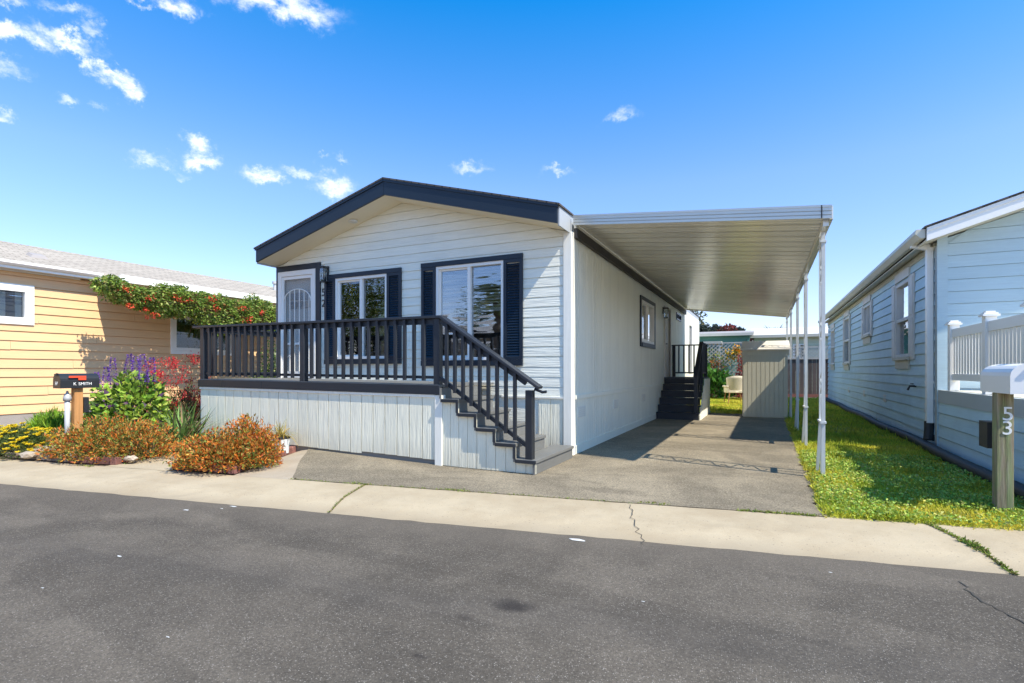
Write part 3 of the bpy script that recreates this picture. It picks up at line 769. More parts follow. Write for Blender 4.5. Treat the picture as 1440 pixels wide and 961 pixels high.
# front door
MB().pbox(FP, -8.412, -8.372, 1.04, 3.19, .018, .045).pbox(FP, -7.395, -7.29, 1.04, 3.19, .018, .045).pbox(FP, -8.372, -7.395, 3.09, 3.19, .018, .045).build('door_casing', 'navy', house)
mb = MB()
mb.pbox(FP, -8.365, -8.28, 1.05, 3.08, -.03, .05); mb.pbox(FP, -7.485, -7.402, 1.05, 3.08, -.03, .05); mb.pbox(FP, -8.28, -7.485, 2.99, 3.08, -.03, .05)
scr = mb.build('security_door', 'vinyl', house)
mb = MB(); a, b = -8.25, -7.515
mb.pbox(FP, a - .03, a + .02, 1.08, 2.985, .0, .03); mb.pbox(FP, b - .02, b + .03, 1.08, 2.985, .0, .03); mb.pbox(FP, a, b, 2.93, 2.985, .002, .028); mb.pbox(FP, a, b, 1.08, 1.2, .002, .028); mb.pbox(FP, a, b, 1.7, 1.74, .002, .028)
mb.build('screen_frame', 'vinyl', scr)
MB().pbox(FP, a + .02, b - .02, 1.2, 2.93, .008, .010).build('screen', 'screen_mesh', scr)
cx = (a + b) / 2
arc = [FP.p(cx + (b - a) * .48 * math.cos(t), 2.50 + .24 * math.sin(t), .03) for t in np.linspace(math.pi, 0, 17)]
MB().tube(arc, .009, 6).build('grille_arch', 'vinyl', scr)
for k in range(6):
    u = a + (b - a) * (k + .5) / 6; top = 2.50 + .24 * math.sqrt(max(0, 1 - ((u - cx) / ((b - a) * .48)) ** 2))
    MB().tube([FP.p(u, 1.2, .03), FP.p(u, top, .03)], .007, 6).build('grille_bar', 'vinyl', scr)
for s_ in (-1, 1):
    MB().tube([FP.p(cx + s_ * .12, 1.45, .03), FP.p(cx + s_ * .2, 1.5, .03), FP.p(cx + s_ * .3, 1.44, .03)], .007, 6).build('grille_scroll', 'vinyl', scr)
door = MB().pbox(FP, -8.30, -7.46, 1.04, 3.02, -.09, -.05).build('front_door', 'white_trim', house)
for k in range(2):
    for q in range(4):
        MB().pbox(FP, cx - .27 + q * .14, cx - .15 + q * .14, 2.38 + k * .16, 2.52 + k * .16, -.05, -.044).build('pane', 'glass', door)
for k in range(2):
    MB().pbox(FP, cx - .3 + k * .32, cx - .02 + k * .32, 1.3, 2.1, -.05, -.04).build('door_panel', 'white_trim', door)
MB().lathe(FP.p(b + .0, 1.95, .05), [(.02, -.02), (.028, 0), (.02, .02)], 10).build('door_knob', 'galvanised', scr)
# front windows, each with navy head, sill and louvred shutters
for (a, b, z0, z1, s0, s1, bl) in ((-6.93, -5.77, 1.42, 2.86, .25, .30, 2.22), (-4.78, -3.56, 1.38, 2.885, .28, .32, 2.20)):
    w = window(house, FP, a, b, z0, z1, glass='glass', out=.035, blind=bl)
    MB().pbox(FP, a - s0, b + s1, z1 + .004, z1 + .075, .018, .058).build('window_head', 'navy_x', house)
    MB().pbox(FP, a - s0, b + s1, z0 - .09, z0 - .004, .018, .058).build('window_sill', 'navy_x', house)
    shutter(house, FP, a - s0, a - .003, z0 - .002, z1 + .002); shutter(house, FP, b + .003, b + s1, z0 - .002, z1 + .002)
# house number and lantern
text('numeral', '5', .19, FP.p(-7.225, 2.63, .024), (R(90), 0, 0), 'black_metal', house)
text('numeral', '2', .19, FP.p(-7.225, 2.43, .024), (R(90), 0, 0), 'black_metal', house)
def lantern(parent, pl, u, z, out=.02):
    l = MB().pbox(pl, u - .05, u + .05, z + .02, z + .2, out, out + .025).build('wall_lantern', 'black_metal', parent)
    mb = MB().pbox(pl, u - .06, u + .06, z + .15, z + .175, out + .025, out + .155).pbox(pl, u - .045, u + .045, z + .175, z + .19, out + .03, out + .13)
    mb.pbox(pl, u - .055, u + .055, z - .1, z - .08, out + .035, out + .145)
    for i in (-.05, .042):
        for j in (.04, .132): mb.pbox(pl, u + i, u + i + .008, z - .08, z + .15, out + j, out + j + .008)
    mb.build('cage', 'black_metal', l)
    MB().pbox(pl, u - .045, u + .045, z - .078, z + .148, out + .045, out + .135).build('glass_box', 'glass_flat', l)
    MB().lathe(pl.p(u, z - .05, out + .09), [(.012, 0), (.012, .06), (.026, .1), (.02, .14), (.004, .16)], 10).build('bulb', 'vinyl', l)
lantern(house, FP, -7.14, 2.90)
# carport-side window, door, lamp, small window, vents
w = window(house, SPL, 11.72, 13.22, 1.85, 2.80, glass=['glass_flat', 'glass_bright'], out=.035, fw=.06)
mb = MB(); mb.pbox(SPL, 11.62, 11.715, 1.75, 2.88, .016, .045).pbox(SPL, 13.225, 13.32, 1.75, 2.88, .016, .045).pbox(SPL, 11.715, 13.225, 2.805, 2.88, .016, .045).pbox(SPL, 11.715, 13.225, 1.75, 1.845, .016, .06)
mb.build('window_casing', 'navy', house)
d = MB().pbox(SPL, 14.78, 15.62, 1.03, 2.92, -.06, -.01).build('side_door', 'grey_trim', house)
MB().pbox(SPL, 14.70, 14.75, 1.02, 2.99, .0, .05).pbox(SPL, 15.65, 15.70, 1.02, 2.99, 0, .05).pbox(SPL, 14.75, 15.65, 2.95, 2.99, 0, .05).build('door_casing', 'grey_trim', house)
MB().tube([SPL.p(14.86, 1.95, -.01), SPL.p(14.86, 1.95, .06), SPL.p(14.96, 1.95, .06)], .014, 8).build('handle', 'black_metal', d)
lantern(house, SPL, 14.52, 2.72, .014)
window(house, SPL, 16.85, 17.85, 2.80, 3.02, kind='slider', glass='glass_flat', fm='black_metal', out=.035)
window(house, SPL, 19.9, 20.7, 1.1, 2.9, kind='fixed', glass='glass_flat', fm='grey_trim', out=.03)
def vent(parent, pl, u, z, w=.3, h=.18, o=.014, mat='vent_grey'):
    v = MB().pbox(pl, u - w / 2, u + w / 2, z - h / 2, z + h / 2, o, o + .008).build('vent', mat, parent)
    mb = MB()
    for k in range(5):
        q = z - h / 2 + h * (k + .6) / 5.4; mb.pbox(pl, u - w / 2 + .02, u + w / 2 - .02, q - .006, q + .006, o + .008, o + .014)
    mb.build('vent_louvre', mat, v, kind='stuff')
for y in (7.55, 9.55, 12.0): vent(house, SPL, y, .60, .36, .16)

# ================================================================== FRONT DECK AND STAIRS
deck = thing('front_deck', (-6.1, 6.3, 0), 'raised front deck with charcoal balustrade, white panelled skirting and grey steps', 'deck')
DX0, DX1, DY0 = -8.50, -3.72, 5.62
def dz(x): return 1.035 + .0085 * max(0, DX1 - x)      # it climbs a touch towards the far end
def tb(name, x0, x1, y0, y1, za, zb, mat, bev=0):       # box following the deck's slope
    b = MB().box(x0, x1, y0, y1, 0, 1); v = []
    for (x, y, z) in b.v: v.append((x, y, dz(x) + (za if z < .5 else zb)))
    b.v = v; return b.build(name, mat, deck, bev)
y = DY0
while y < HY0 - .06:
    tb('deck_board', DX0, DX1, y, min(y + .136, HY0 - .034), -.03, 0, 'step_grey'); y += .142
for (a, b) in ((DX0, -7.90), (-7.894, -6.98), (-6.974, DX1)):
    tb('fascia', a, b, DY0 - .03, DY0 - .002, -.125, -.006, 'charcoal_x', .003)
tb('skirt_cap', DX0 + .02, DX1 - .08, DY0 - .016, DY0 + .06, -.165, -.127, 'white_trim', .003)
DP = Pl((0, DY0 + .013, 0), (1, 0, 0), (0, -1, 0))
vboards(deck, DP, DX0 + .04, DX1 - .08, 0, 1, .2, 'white_panel', mid=False, zf=lambda x: (.035 + gz(x, 5.69) + (.03 if x > -5 else 0), dz(x) - .166))
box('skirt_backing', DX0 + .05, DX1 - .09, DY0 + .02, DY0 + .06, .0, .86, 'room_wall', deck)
tb('side_skirt', DX0 + .0, DX0 + .03, DY0 + .02, HY0 - .035, -1.03, -.04, 'white_panel')
box('corner_board', DX1 - .079, DX1 + .03, DY0 - .018, DY0 + .07, .0, .905, 'white_trim', deck, .004)
# railing
RH = .885
def railpost(x, y, z0, z1, w=.088): return box('post', x - w / 2, x + w / 2, y - w / 2, y + w / 2, z0, z1, 'charcoal', deck, .004)
YR = DY0 + .05
for x in (DX0 + .05, -6.16, DX1 - .07): railpost(x, YR, dz(x) - .10, dz(x) + RH - .035)
tb('rail_cap', DX0 - .16, DX1 + .02, YR - .07, YR + .07, RH - .035, RH, 'charcoal_x', .004)
tb('top_rail', DX0 + .095, -6.205, YR - .018, YR + .018, RH - .105, RH - .037, 'charcoal_x')
tb('top_rail', -6.115, DX1 - .115, YR - .018, YR + .018, RH - .105, RH - .037, 'charcoal_x')
tb('bottom_rail', DX0 + .095, -6.205, YR - .02, YR + .02, .075, .112, 'charcoal_x')
tb('bottom_rail', -6.115, DX1 - .115, YR - .02, YR + .02, .075, .112, 'charcoal_x')
for (a, b) in ((DX0 + .095, -6.205), (-6.115, DX1 - .115)):
    n = round((b - a) / .15)
    for i in range(n - 1):
        x = a + (b - a) * (i + 1) / n
        box('baluster', x - .019, x + .019, YR - .058, YR - .0205, dz(x) + .05, dz(x) + RH - .038, 'charcoal', deck)
# return rail along the far end
xr = DX0 + .05; zl = dz(xr)
box('rail_cap', xr - .06, xr + .06, YR + .075, HY0 - .035, zl + RH - .036, zl + RH - .001, 'charcoal', deck, .004)
box('top_rail', xr - .018, xr + .018, YR + .046, HY0 - .035, zl + RH - .105, zl + RH - .038, 'charcoal', deck)
box('bottom_rail', xr - .02, xr + .02, YR + .046, HY0 - .035, zl + .075, zl + .112, 'charcoal', deck)
for i in range(8):
    y = YR + .17 + i * .15
    box('baluster', xr - .0585, xr - .0205, y - .019, y + .019, zl + .05, zl + RH - .04, 'charcoal', deck)
# stairs run down to the right along the house front
SX = [-3.72, -3.45, -3.19, -2.93, -2.66, -2.40]; SZ = [1.035, .86, .69, .52, .355, .175]
YS0, YS1 = 5.585, 6.55
for i in range(1, 6):
    ye = 6.93 if i == 5 else YS1
    t = box('tread', SX[i - 1] - (.02 if i > 1 else -.032), SX[i] + .012, YS0, ye, SZ[i] - .038, SZ[i], 'step_grey', deck, .003)
for i in range(0, 6):
    zlo = SZ[i + 1] if i < 5 else 0.005
    box('riser', SX[i] - .028 + (.03 if i == 0 else 0), SX[i] - .008 + (.03 if i == 0 else 0), YS0 + .002, 6.92 if i == 5 else YS1 - .01, zlo + .001, SZ[i] - .039, 'step_grey', deck)
for i in range(1, 6):
    x0 = SX[i - 1] + (.034 if i == 1 else .016)
    box('nosing_trim', x0, SX[i] + .016, YS0 - .022, YS0 - .001, SZ[i] - .042, SZ[i] - .004, 'charcoal_x', deck)
    if i < 5: box('nosing_trim', SX[i] - .006, SX[i] + .016, YS0 - .022, YS0 - .001, SZ[i + 1] - .003, SZ[i] - .0425, 'charcoal', deck)
SPN = Pl((0, YS0 + .047, 0), (1, 0, 0), (0, -1, 0))
for i in range(1, 6):
    a, b = (DX1 + .031 if i == 1 else SX[i - 1]), SX[i] - .0
    xs = [a, (a + b) / 2, b]
    for q in range(2):
        MB().pbox(SPN, xs[q] + .003, xs[q + 1] - .003, .012 + gz(xs[q], 5.6), SZ[i] - .0395, 0, .014).build('skirt_board', 'white_panel', deck)
MB().extr([(DX1 + .035, YS0 + .05, .0), (SX[5] - .03, YS0 + .05, .0), (SX[5] - .03, YS0 + .05, SZ[5] - .045), (SX[4] - .03, YS0 + .05, SZ[5] - .045), (SX[4] - .03, YS0 + .05, SZ[4] - .045),
           (SX[3] - .03, YS0 + .05, SZ[4] - .045), (SX[3] - .03, YS0 + .05, SZ[3] - .045), (SX[2] - .03, YS0 + .05, SZ[3] - .045), (SX[2] - .03, YS0 + .05, SZ[2] - .045), (SX[1] - .03, YS0 + .05, SZ[2] - .045),
           (SX[1] - .03, YS0 + .05, SZ[1] - .045), (DX1 + .035, YS0 + .05, SZ[1] - .045)], (0, .05, 0)).build('stringer', 'white_panel', deck)
MB().extr([(DX1 + .035, YS1 - .06, .0), (SX[5] - .03, YS1 - .06, .0), (SX[5] - .03, YS1 - .06, SZ[5] - .045), (SX[4] - .03, YS1 - .06, SZ[5] - .045), (SX[1] - .03, YS1 - .06, SZ[2] - .045), (DX1 + .035, YS1 - .06, SZ[2] + .1)], (0, .05, 0)).build('stringer', 'white_panel', deck)
YN = YS0 + .065
railpost(-2.49, YN, SZ[5], .985)
ca, cb = Vector((DX1 - .0, YN, dz(DX1) + RH - .018)), Vector((-2.36, YN, 1.015))
MB().bar(ca, cb, .13, .035).build('stair_cap', 'charcoal_x', deck, .004)
la, lb = Vector((DX1 - .02, YN, 1.12)), Vector((-2.535, YN, .335))
MB().bar(la, lb, .038, .045).build('stair_bottom_rail', 'charcoal_x', deck)
ta, tb2 = ca + Vector((0, 0, -.055)), Vector((-2.535, YN, 1.015 + (1.9 - 1.015) * (.175 / 1.36) - .055))
MB().bar(ta, tb2, .036, .07).build('stair_top_rail', 'charcoal_x', deck)
for i in range(9):
    x = -3.62 + i * .119
    f = (x - la.x) / (lb.x - la.x); g = (x - ca.x) / (cb.x - ca.x)
    box('baluster', x - .019, x + .019, YN - .058, YN - .0205, la.z + (lb.z - la.z) * f - .03, ca.z + (cb.z - ca.z) * g - .03, 'charcoal', deck)
MB().tube([(-2.44, YN + .02, 1.0), (-2.34, YN + .02, .965), (-2.29, YN + .02, .972)], .017, 8).build('hand_rail', 'charcoal', deck)

# ================================================================== CARPORT
cp = thing('carport', (-.9, 7, 0), 'white aluminium carport roof on ornamental posts along the house side', 'carport')
def cz(x): return 3.29 - .146 * (x + 2.46)
CX0, CX1, CYa, CYb = -2.465, .64, 7.11, 18.75
SKW = -.20                                              # the roof sheets run slightly askew to the house front
def sweep(mb, yz, x0=CX0, x1=CX1): mb.extr([(x0, y + SKW * (x0 - CX0), cz(x0) + z) for y, z in yz], (x1 - x0, SKW * (x1 - x0), cz(x1) - cz(x0))); return mb
pr = [(0, .075), (.034, .075), (.040, 0), (.105, 0), (.112, .012), (.122, .012), (.129, 0), (.205, 0), (.212, .012), (.222, .012), (.229, 0), (.298, 0), (.303, .075)]
poly = [(CYa + .06 + y, .03 + z) for y, z in pr] + [(CYa + .06 + y, .034 + z) for y, z in reversed(pr)]
p0 = sweep(MB(), poly, CX0 + .03, CX1 - .05).build('roof_panel', 'aluminium', cp)
for k in range(1, 38): inst(p0, 'roof_panel', cp, (0, k * .305, 0))
def ridged(y0, sg):
    return [(y0, 0), (y0 - .014 * sg, 0), (y0 - .014 * sg, .03), (y0 - .004 * sg, .036), (y0 - .014 * sg, .042), (y0 - .014 * sg, .072), (y0 - .004 * sg, .078), (y0 - .014 * sg, .084), (y0 - .014 * sg, .116), (y0 - .02 * sg, .118), (y0 - .02 * sg, .142), (y0, .142)]
sweep(MB(), ridged(CYa + .02, 1)).build('front_fascia', 'aluminium', cp)
sweep(MB(), ridged(CYb + .02, -1)).build('rear_fascia', 'aluminium', cp)
zc = cz(CX1); YF = CYa + SKW * (CX1 - CX0); YB = CYb + SKW * (CX1 - CX0)
sweep(MB(), [(CYa - .004, .001), (CYa + .003, .001), (CYa + .003, .140), (CYa - .004, .140)], CX1 - .1, CX1 - .09).build('fascia_joint', 'ledger', cp)
box('gutter', CX1 - .02, CX1 + .012, YF + .03, YB, zc - .004, zc + .135, 'aluminium', cp)
box('beam', CX1 - .075, CX1 - .022, YF + .1, YB - .03, zc - .055, zc + .026, 'aluminium', cp)
box('wall_ledger', HX1 + .03, CX0 + .045, CYa + .06, CYb, 3.12, 3.255, 'ledger', cp)
box('ledger_channel', HX1 + .03, CX0 + .028, CYa + .06, CYb, 3.258, 3.37, 'aluminium', cp)
def cpost(yy, gap):
    xb = CX1 - .05; h = zc - .056; w = .019
    mb = MB().box(xb - w, xb + w, yy - w, yy + w, -.02, h)
    mb.box(xb - w * .8, xb + w * .8, yy + gap - w * .8, yy + gap + w * .8, .62, h)
    mb.bar((xb, yy + gap, .63), (xb - .03, yy + gap + .06, -.02), w * 1.7, w * 1.7)
    mb.bar((xb, yy + gap * .5, .6), (xb - .0, yy + gap * .6, -.02), w, w * 1.4)
    po = mb.build('post', 'post_metal', cp)
    mb = MB(); z = .72; k = 0                             # the ribbon scroll between the two bars
    while z < h - .2:
        pts = [(xb, yy + gap * (.5 + .40 * math.sin(2 * math.pi * t) * (1 if k % 2 else -1)), z + .30 * t) for t in np.linspace(0, 1, 9)]
        mb.tube(pts, .010, 5); z += .33; k += 1
    mb.build('scroll', 'post_metal', po)
    for z in (.62, h - .12): box('strap', xb - .03, xb + .03, yy - .03, yy + gap + .03, z, z + .022, 'post_metal', po)
for yy, gp in ((6.86, .32), (9.6, .30), (12.0, .30), (15.0, .28), (17.7, .26)): cpost(yy, gp)

# ================================================================== SIDE STAIRS (under the carport)
st = thing('side_stairs', (-2.0, 13.5, 0), 'dark navy wooden steps with railing up to the side door', 'stairs')
nx0, nx1 = HX1 + .035, -1.47; ry = 13.45; rr = .172; tt = .235
for i in range(6):
    if i < 5: box('tread', nx0, nx1 + .02, ry + i * tt - .02, ry + (i + 1) * tt + .01, (i + 1) * rr - .035, (i + 1) * rr, 'step_dark', st, .003)
    box('riser', nx0, nx1, ry + i * tt + .002, ry + i * tt + .018, i * rr + .002, (i + 1) * rr - .036, 'step_dark', st)
yl0, yl1 = ry + 5 * tt - .02, 15.95
for k in range(8):
    a = yl0 + (yl1 - yl0) * k / 8; box('landing_board', nx0, nx1 + .02, a, yl0 + (yl1 - yl0) * (k + 1) / 8 - .006, 6 * rr - .035, 6 * rr, 'step_dark', st)
pp = [(nx1 + .022, ry, 0.0), (nx1 + .022, yl1, 0.0), (nx1 + .022, yl1, 6 * rr - .04), (nx1 + .022, yl0 + .03, 6 * rr - .04)]
for i in range(4, -1, -1): pp += [(nx1 + .022, ry + (i + 1) * tt - .02, (i + 1) * rr - .04), (nx1 + .022, ry + i * tt, (i + 1) * rr - .04)]
MB().extr(pp, (.03, 0, 0)).build('side_skirt', 'side_panel', st)
def sp(x, y, z0, z1, w=.085): box('post', x - w / 2, x + w / 2, y - w / 2, y + w / 2, z0, z1, 'step_dark', st, .003)
xr = nx1 - .06
sp(xr, ry + .1, rr, 1.1); sp(xr, yl0 + .1, 6 * rr, 1.93); sp(xr, yl1 - .06, 6 * rr, 1.93); sp(nx0 + .06, yl1 - .06, 6 * rr, 1.93)
MB().bar((xr, ry + .0, 1.07), (xr, yl0 + .16, 1.97), .1, .035).build('rail_cap', 'step_dark', st)
MB().bar((xr, ry + .145, .40), (xr, yl0 + .05, 1.15), .035, .04).build('bottom_rail', 'step_dark', st)
box('rail_cap', xr - .05, xr + .05, yl0 + .17, yl1 + .03, 1.932, 1.965, 'step_dark', st)
box('rail_cap', nx0, xr - .052, yl1 - .11, yl1 - .01, 1.932, 1.965, 'step_dark', st)
box('bottom_rail', nx0 + .105, xr - .045, yl1 - .08, yl1 - .04, 1.13, 1.17, 'step_dark', st)
box('bottom_rail', xr - .02, xr + .02, yl0 + .145, yl1 - .105, 1.13, 1.17, 'step_dark', st)
for k in range(5): x = nx0 + .2 + k * .14; box('baluster', x - .018, x + .018, yl1 - .078, yl1 - .042, 1.171, 1.931, 'step_dark', st)
for k in range(7): yy = yl0 + .24 + k * .13; box('baluster', xr - .018, xr + .018, yy - .018, yy + .018, 1.171, 1.931, 'step_dark', st)
for k in range(8): yy = ry + .25 + k * .12; f = (yy - ry) / (yl0 + .16 - ry); box('baluster', xr - .0375, xr - .0185, yy - .018, yy + .018, .36 + .85 * f, 1.06 + .9 * f, 'step_dark', st)

# ================================================================== BLUE HOUSE ON THE RIGHT
BX, BY0, BY1 = 2.33, 9.80, 24.9
RP = Pl((BX, 0, 0), (0, 1, 0), (-1, 0, 0)); RF = Pl((0, BY0, 0), (1, 0, 0), (0, -1, 0))
bh = thing('blue_house', (5.8, BY0, 0), 'pale blue lap-sided house with white gutter and shuttered side windows', 'house')
q0, q1 = PY(1327, 330, 9.45), PY(1440, 291, 9.45); BS = (q1.z - q0.z) / (q1.x - q0.x); BZ = 3.16
BC = BX + 3.6; bpk = BZ + BS * 3.6
wy = []
for (ul, ur, vt, vb, um) in ((1263, 1282, 403, 503, 1263), (1216.5, 1226.5, 427, 473, 1216.5), (1189, 1196, 444, 511, 1189)):
    a, b = PX(ul, 450, BX).y, PX(ur, 450, BX).y
    wy.append((min(a, b), max(a, b), PX(um, vb, BX).z, PX(um, vt, BX).z))
wy.append((22.6, 23.7, 1.45, 2.75))
wy = [(a, b, max(1.3, c), min(2.86, d)) for a, b, c, d in wy]
sheath('wall', bh, RP, BY0, BY1, 0, 3.15, wy, 'blue_lap')
lap(bh, RP, BY0 + .1, BY1, .06, 3.08, .178, 'blue_lap', wy, seam=3.66)
MB().pbox(RP, BY0 + .0, BY0 + .1, .05, 3.08, 0, .026).build('corner_trim', 'blue_trim', bh)
MB().pbox(RF, BX - .026, BX + .1, .05, 3.2, 0, .026).build('corner_trim', 'blue_front', bh)
sheath('wall', bh, RF, BX + .1, BX + 7.2, 0, 3.15, [], 'blue_front')
MB().extr([(BX, BY0 + .002, 3.15), (BX + 7.2, BY0 + .002, 3.15), (BC, BY0 + .002, bpk)], (0, .1, 0)).build('gable', 'blue_front', bh)
lap(bh, RF, BX + .102, BX + 7.1, .06, bpk, .178, 'blue_front', [], gable=(BC, bpk, BS), t=.008)
box('wall', BX + .1, BX + 7.2, BY1 - .1, BY1, 0, 3.15, 'blue_lap', bh); box('wall', BX + 7.1, BX + 7.2, BY0 + .1, BY1 - .1, 0, 3.15, 'blue_lap', bh)
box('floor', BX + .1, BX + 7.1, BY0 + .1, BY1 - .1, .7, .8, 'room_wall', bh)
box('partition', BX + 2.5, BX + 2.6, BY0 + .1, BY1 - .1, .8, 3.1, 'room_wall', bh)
for sg in (-1, 1):
    e = BC + sg * 3.86
    def rz(x, d=0): return bpk - BS * abs(x - BC) + d
    MB().extr([(BC, BY0 - .42, rz(BC, .2)), (e, BY0 - .42, rz(e, .2)), (e, BY0 - .42, rz(e, .222)), (BC, BY0 - .42, rz(BC, .222))], (0, BY1 - BY0 + .7, 0)).build('roof', 'shingle_dark', bh)
    MB().extr([(BC + sg * .002, BY0 - .39, rz(BC, .01)), (e - sg * .03, BY0 - .39, rz(e, .01)), (e - sg * .03, BY0 - .39, rz(e, .199)), (BC + sg * .002, BY0 - .39, rz(BC, .199))], (0, .035, 0)).build('rake_board', 'vinyl', bh)
    MB().extr([(BC + sg * .002, BY0 - .405, rz(BC, .15)), (e - sg * .03, BY0 - .405, rz(e, .15)), (e - sg * .03, BY0 - .405, rz(e, .199)), (BC + sg * .002, BY0 - .405, rz(BC, .199))], (0, .014, 0)).build('rake_trim', 'vinyl', bh)
    MB().extr([(BC, BY0 - .354, rz(BC, .02)), (e - sg * .03, BY0 - .354, rz(e, .02)), (e - sg * .03, BY0 - .354, rz(e, .04)), (BC, BY0 - .354, rz(BC, .04))], (0, BY1 - BY0 + .5, 0)).build('soffit', 'cream_trim', bh)
ze = bpk - BS * 3.86
MB().extr([(BC - 3.84, BY0 - .36, ze + .19), (BC - 3.95, BY0 - .36, ze + .19), (BC - 3.96, BY0 - .36, ze + .13), (BC - 3.90, BY0 - .36, ze + .06), (BC - 3.84, BY0 - .36, ze + .06)], (0, BY1 - BY0 + .6, 0)).build('gutter', 'cream_trim', bh)
MB().pbox(RP, BY0 + .1, BY1, 3.04, 3.14, .0, .035).build('frieze_board', 'cream_trim', bh)
MB().box(BX - .115, BX - .035, 9.93, 10.03, .42, 3.09).build('downspout', 'vinyl', bh)
MB().bar((BX - .075, 9.98, 3.09), (BC - 3.90, 9.98, ze + .07), .08, .08).build('downspout_elbow', 'vinyl', bh)
MB().box(BX - .118, BX - .025, 9.92, 10.04, 1.02, 1.06).build('downspout_strap', 'vinyl', bh)
for i, (a, b, z0, z1) in enumerate(wy):
    w = window(bh, RP, a, b, z0, z1, kind='slider' if i == 1 else 'hung', fm='grey_trim', fw=.05, out=.04, glass=['glass_flat', 'glass_bright'])
    if i in (0, 2): MB().pbox(RP, a + .03, b - .03, (z0 + z1) / 2, z1 - .02, -.09, -.075).build('blind', 'vinyl', w)
    sw = .34 if i == 0 else .24
    for s0, s1 in ((a - sw, a - .004), (b + .004, b + sw)):
        if i == 3: continue
        mb = MB().pbox(RP, s0, s1, z0 - .06, z1 + .04, .02, .045)
        s_ = mb.build('shutter', 'grey_trim', bh)
        zc_ = (z0 + z1) / 2
        for (p, q) in ((z0 - .02, zc_ - .03), (zc_ + .03, z1)): MB().pbox(RP, s0 + .05, s1 - .05, p, q, .045, .055).build('shutter_panel', 'grey_trim', s_)
    MB().pbox(RP, a - .03, b + .03, z1 + .045, z1 + .20, .02, .05).build('window_head', 'grey_trim', bh)
    MB().pbox(RP, a - .05, b + .05, z0 - .06, z0 - .005, .02, .09).build('window_sill', 'cream_trim', bh)
    MB().pbox(RP, a + .0, b - .0, z0 - .22, z0 - .065, .02, .05).build('apron_board', 'cream_trim', bh)
for y in (10.35, 13.6, 16.2, 19.0): vent(bh, RP, y, .62, .3, .15, .016, 'grey_trim')
mb = MB().tube([RP.p(11.05, .95, .0), RP.p(11.05, .95, .1), RP.p(11.05, .88, .13)], .018, 8).tube([RP.p(10.98, .99, .07), RP.p(11.12, .99, .07)], .012, 6)
mb.build('hose_tap', 'black_metal', bh)
# porch of the blue house, its side flush with the wall
PYa = 5.75
po = thing('porch', (4.0, 7.3, 0), 'blue-skirted porch with white vinyl picket railing', 'porch')
PP = Pl((BX + .012, 0, 0), (0, 1, 0), (-1, 0, 0))
box('skirt_wall', BX + .013, BX + .1, PYa, BY0 - .03, 0, .90, 'blue_front', po)
lap(po, PP, PYa, BY0 - .03, .05, .74, .178, 'blue_lap', seam=3.0)
MB().pbox(PP, PYa, BY0 - .03, .742, .93, -.05, .03).build('rim_board', 'blue_trim', po)
box('skirt_wall', BX + .1, BX + 7.2, PYa, PYa + .08, 0, .90, 'blue_front', po)
for k in range(16): box('deck_board', BX + .102, BX + 7.2, PYa + .09 + k * .24, PYa + .09 + (k + 1) * .24 - .006, .905, .93, 'cream_trim', po)
pys = [9.42, 8.10, 6.95, 5.83]
PF = Pl((0, PYa - .002, 0), (1, 0, 0), (0, -1, 0))
lap(po, PF, BX + .0, BX + 7.2, .05, .74, .178, 'blue_front', seam=3.0, t=.008)
MB().pbox(PF, BX - .015, BX + 7.2, .742, .93, -.05, .03).build('rim_board', 'blue_trim', po)
pxs = [BX + .075, BX + 1.5, BX + 2.9, BX + 4.3]
for x in pxs[1:]:
    p = box('post', x - .055, x + .055, PYa + .02, PYa + .13, .932, 1.86, 'vinyl', po, .004)
    MB().box(x - .08, x + .08, PYa - .005, PYa + .155, 1.861, 1.885).box(x - .065, x + .065, PYa + .01, PYa + .14, 1.885, 1.905).build('post_cap', 'vinyl', p)
for a, b in zip(pxs, pxs[1:]):
    box('top_rail', a + .056, b - .056, PYa + .045, PYa + .105, 1.68, 1.80, 'vinyl', po, .003); box('bottom_rail', a + .056, b - .056, PYa + .045, PYa + .105, 1.08, 1.17, 'vinyl', po, .003)
    for k in range(11):
        x = a + .056 + (b - a - .112) * (k + .5) / 11; box('picket', x - .038, x + .038, PYa + .056, PYa + .094, 1.171, 1.679, 'vinyl', po)
for i, y in enumerate(pys):
    p = box('post', BX + .02, BX + .13, y - .055, y + .055, .932, 1.86, 'vinyl', po, .004)
    MB().box(BX - .005, BX + .155, y - .08, y + .08, 1.861, 1.885).box(BX + .01, BX + .14, y - .065, y + .065, 1.885, 1.905).box(BX + .03, BX + .12, y - .045, y + .045, 1.905, 1.925).build('post_cap', 'vinyl', p)
for a, b in zip(pys[1:], pys[:-1]):
    box('top_rail', BX + .045, BX + .105, a + .056, b - .056, 1.68, 1.80, 'vinyl', po, .003); box('bottom_rail', BX + .045, BX + .105, a + .056, b - .056, 1.08, 1.17, 'vinyl', po, .003)
    n = 11
    for k in range(n):
        y = a + .056 + (b - a - .112) * (k + .5) / n; box('picket', BX + .056, BX + .094, y - .038, y + .038, 1.171, 1.679, 'vinyl', po)
# drain pipe at the foot of the blue house
pp = [(BX - .075, 10.0, .44), (BX - .075, 9.98, .30), (BX - .09, 9.95, .16), (BX - .1, 9.8, .09)]
dp = thing('drain_pipe', (BX - .1, 9.5, 0), 'black flexible drain pipe lying along the foot of the blue wall', 'pipe')
MB().tube(pp[:3], [.062, .066, .07], 10).build('adapter', 'black_plastic', dp)
pts = []
for k in range(90):
    y = 24.5 - k * .22; x = BX - .11 + .03 * math.sin(y * 1.3) + (.0 if y > 8.6 else -.02 * (8.6 - y))
    pts.append((x - .02, y, .072))
MB().tube(pts, [.072 + .005 * (k % 2) for k in range(90)], 10).build('hose', 'black_plastic', dp, smooth=True)

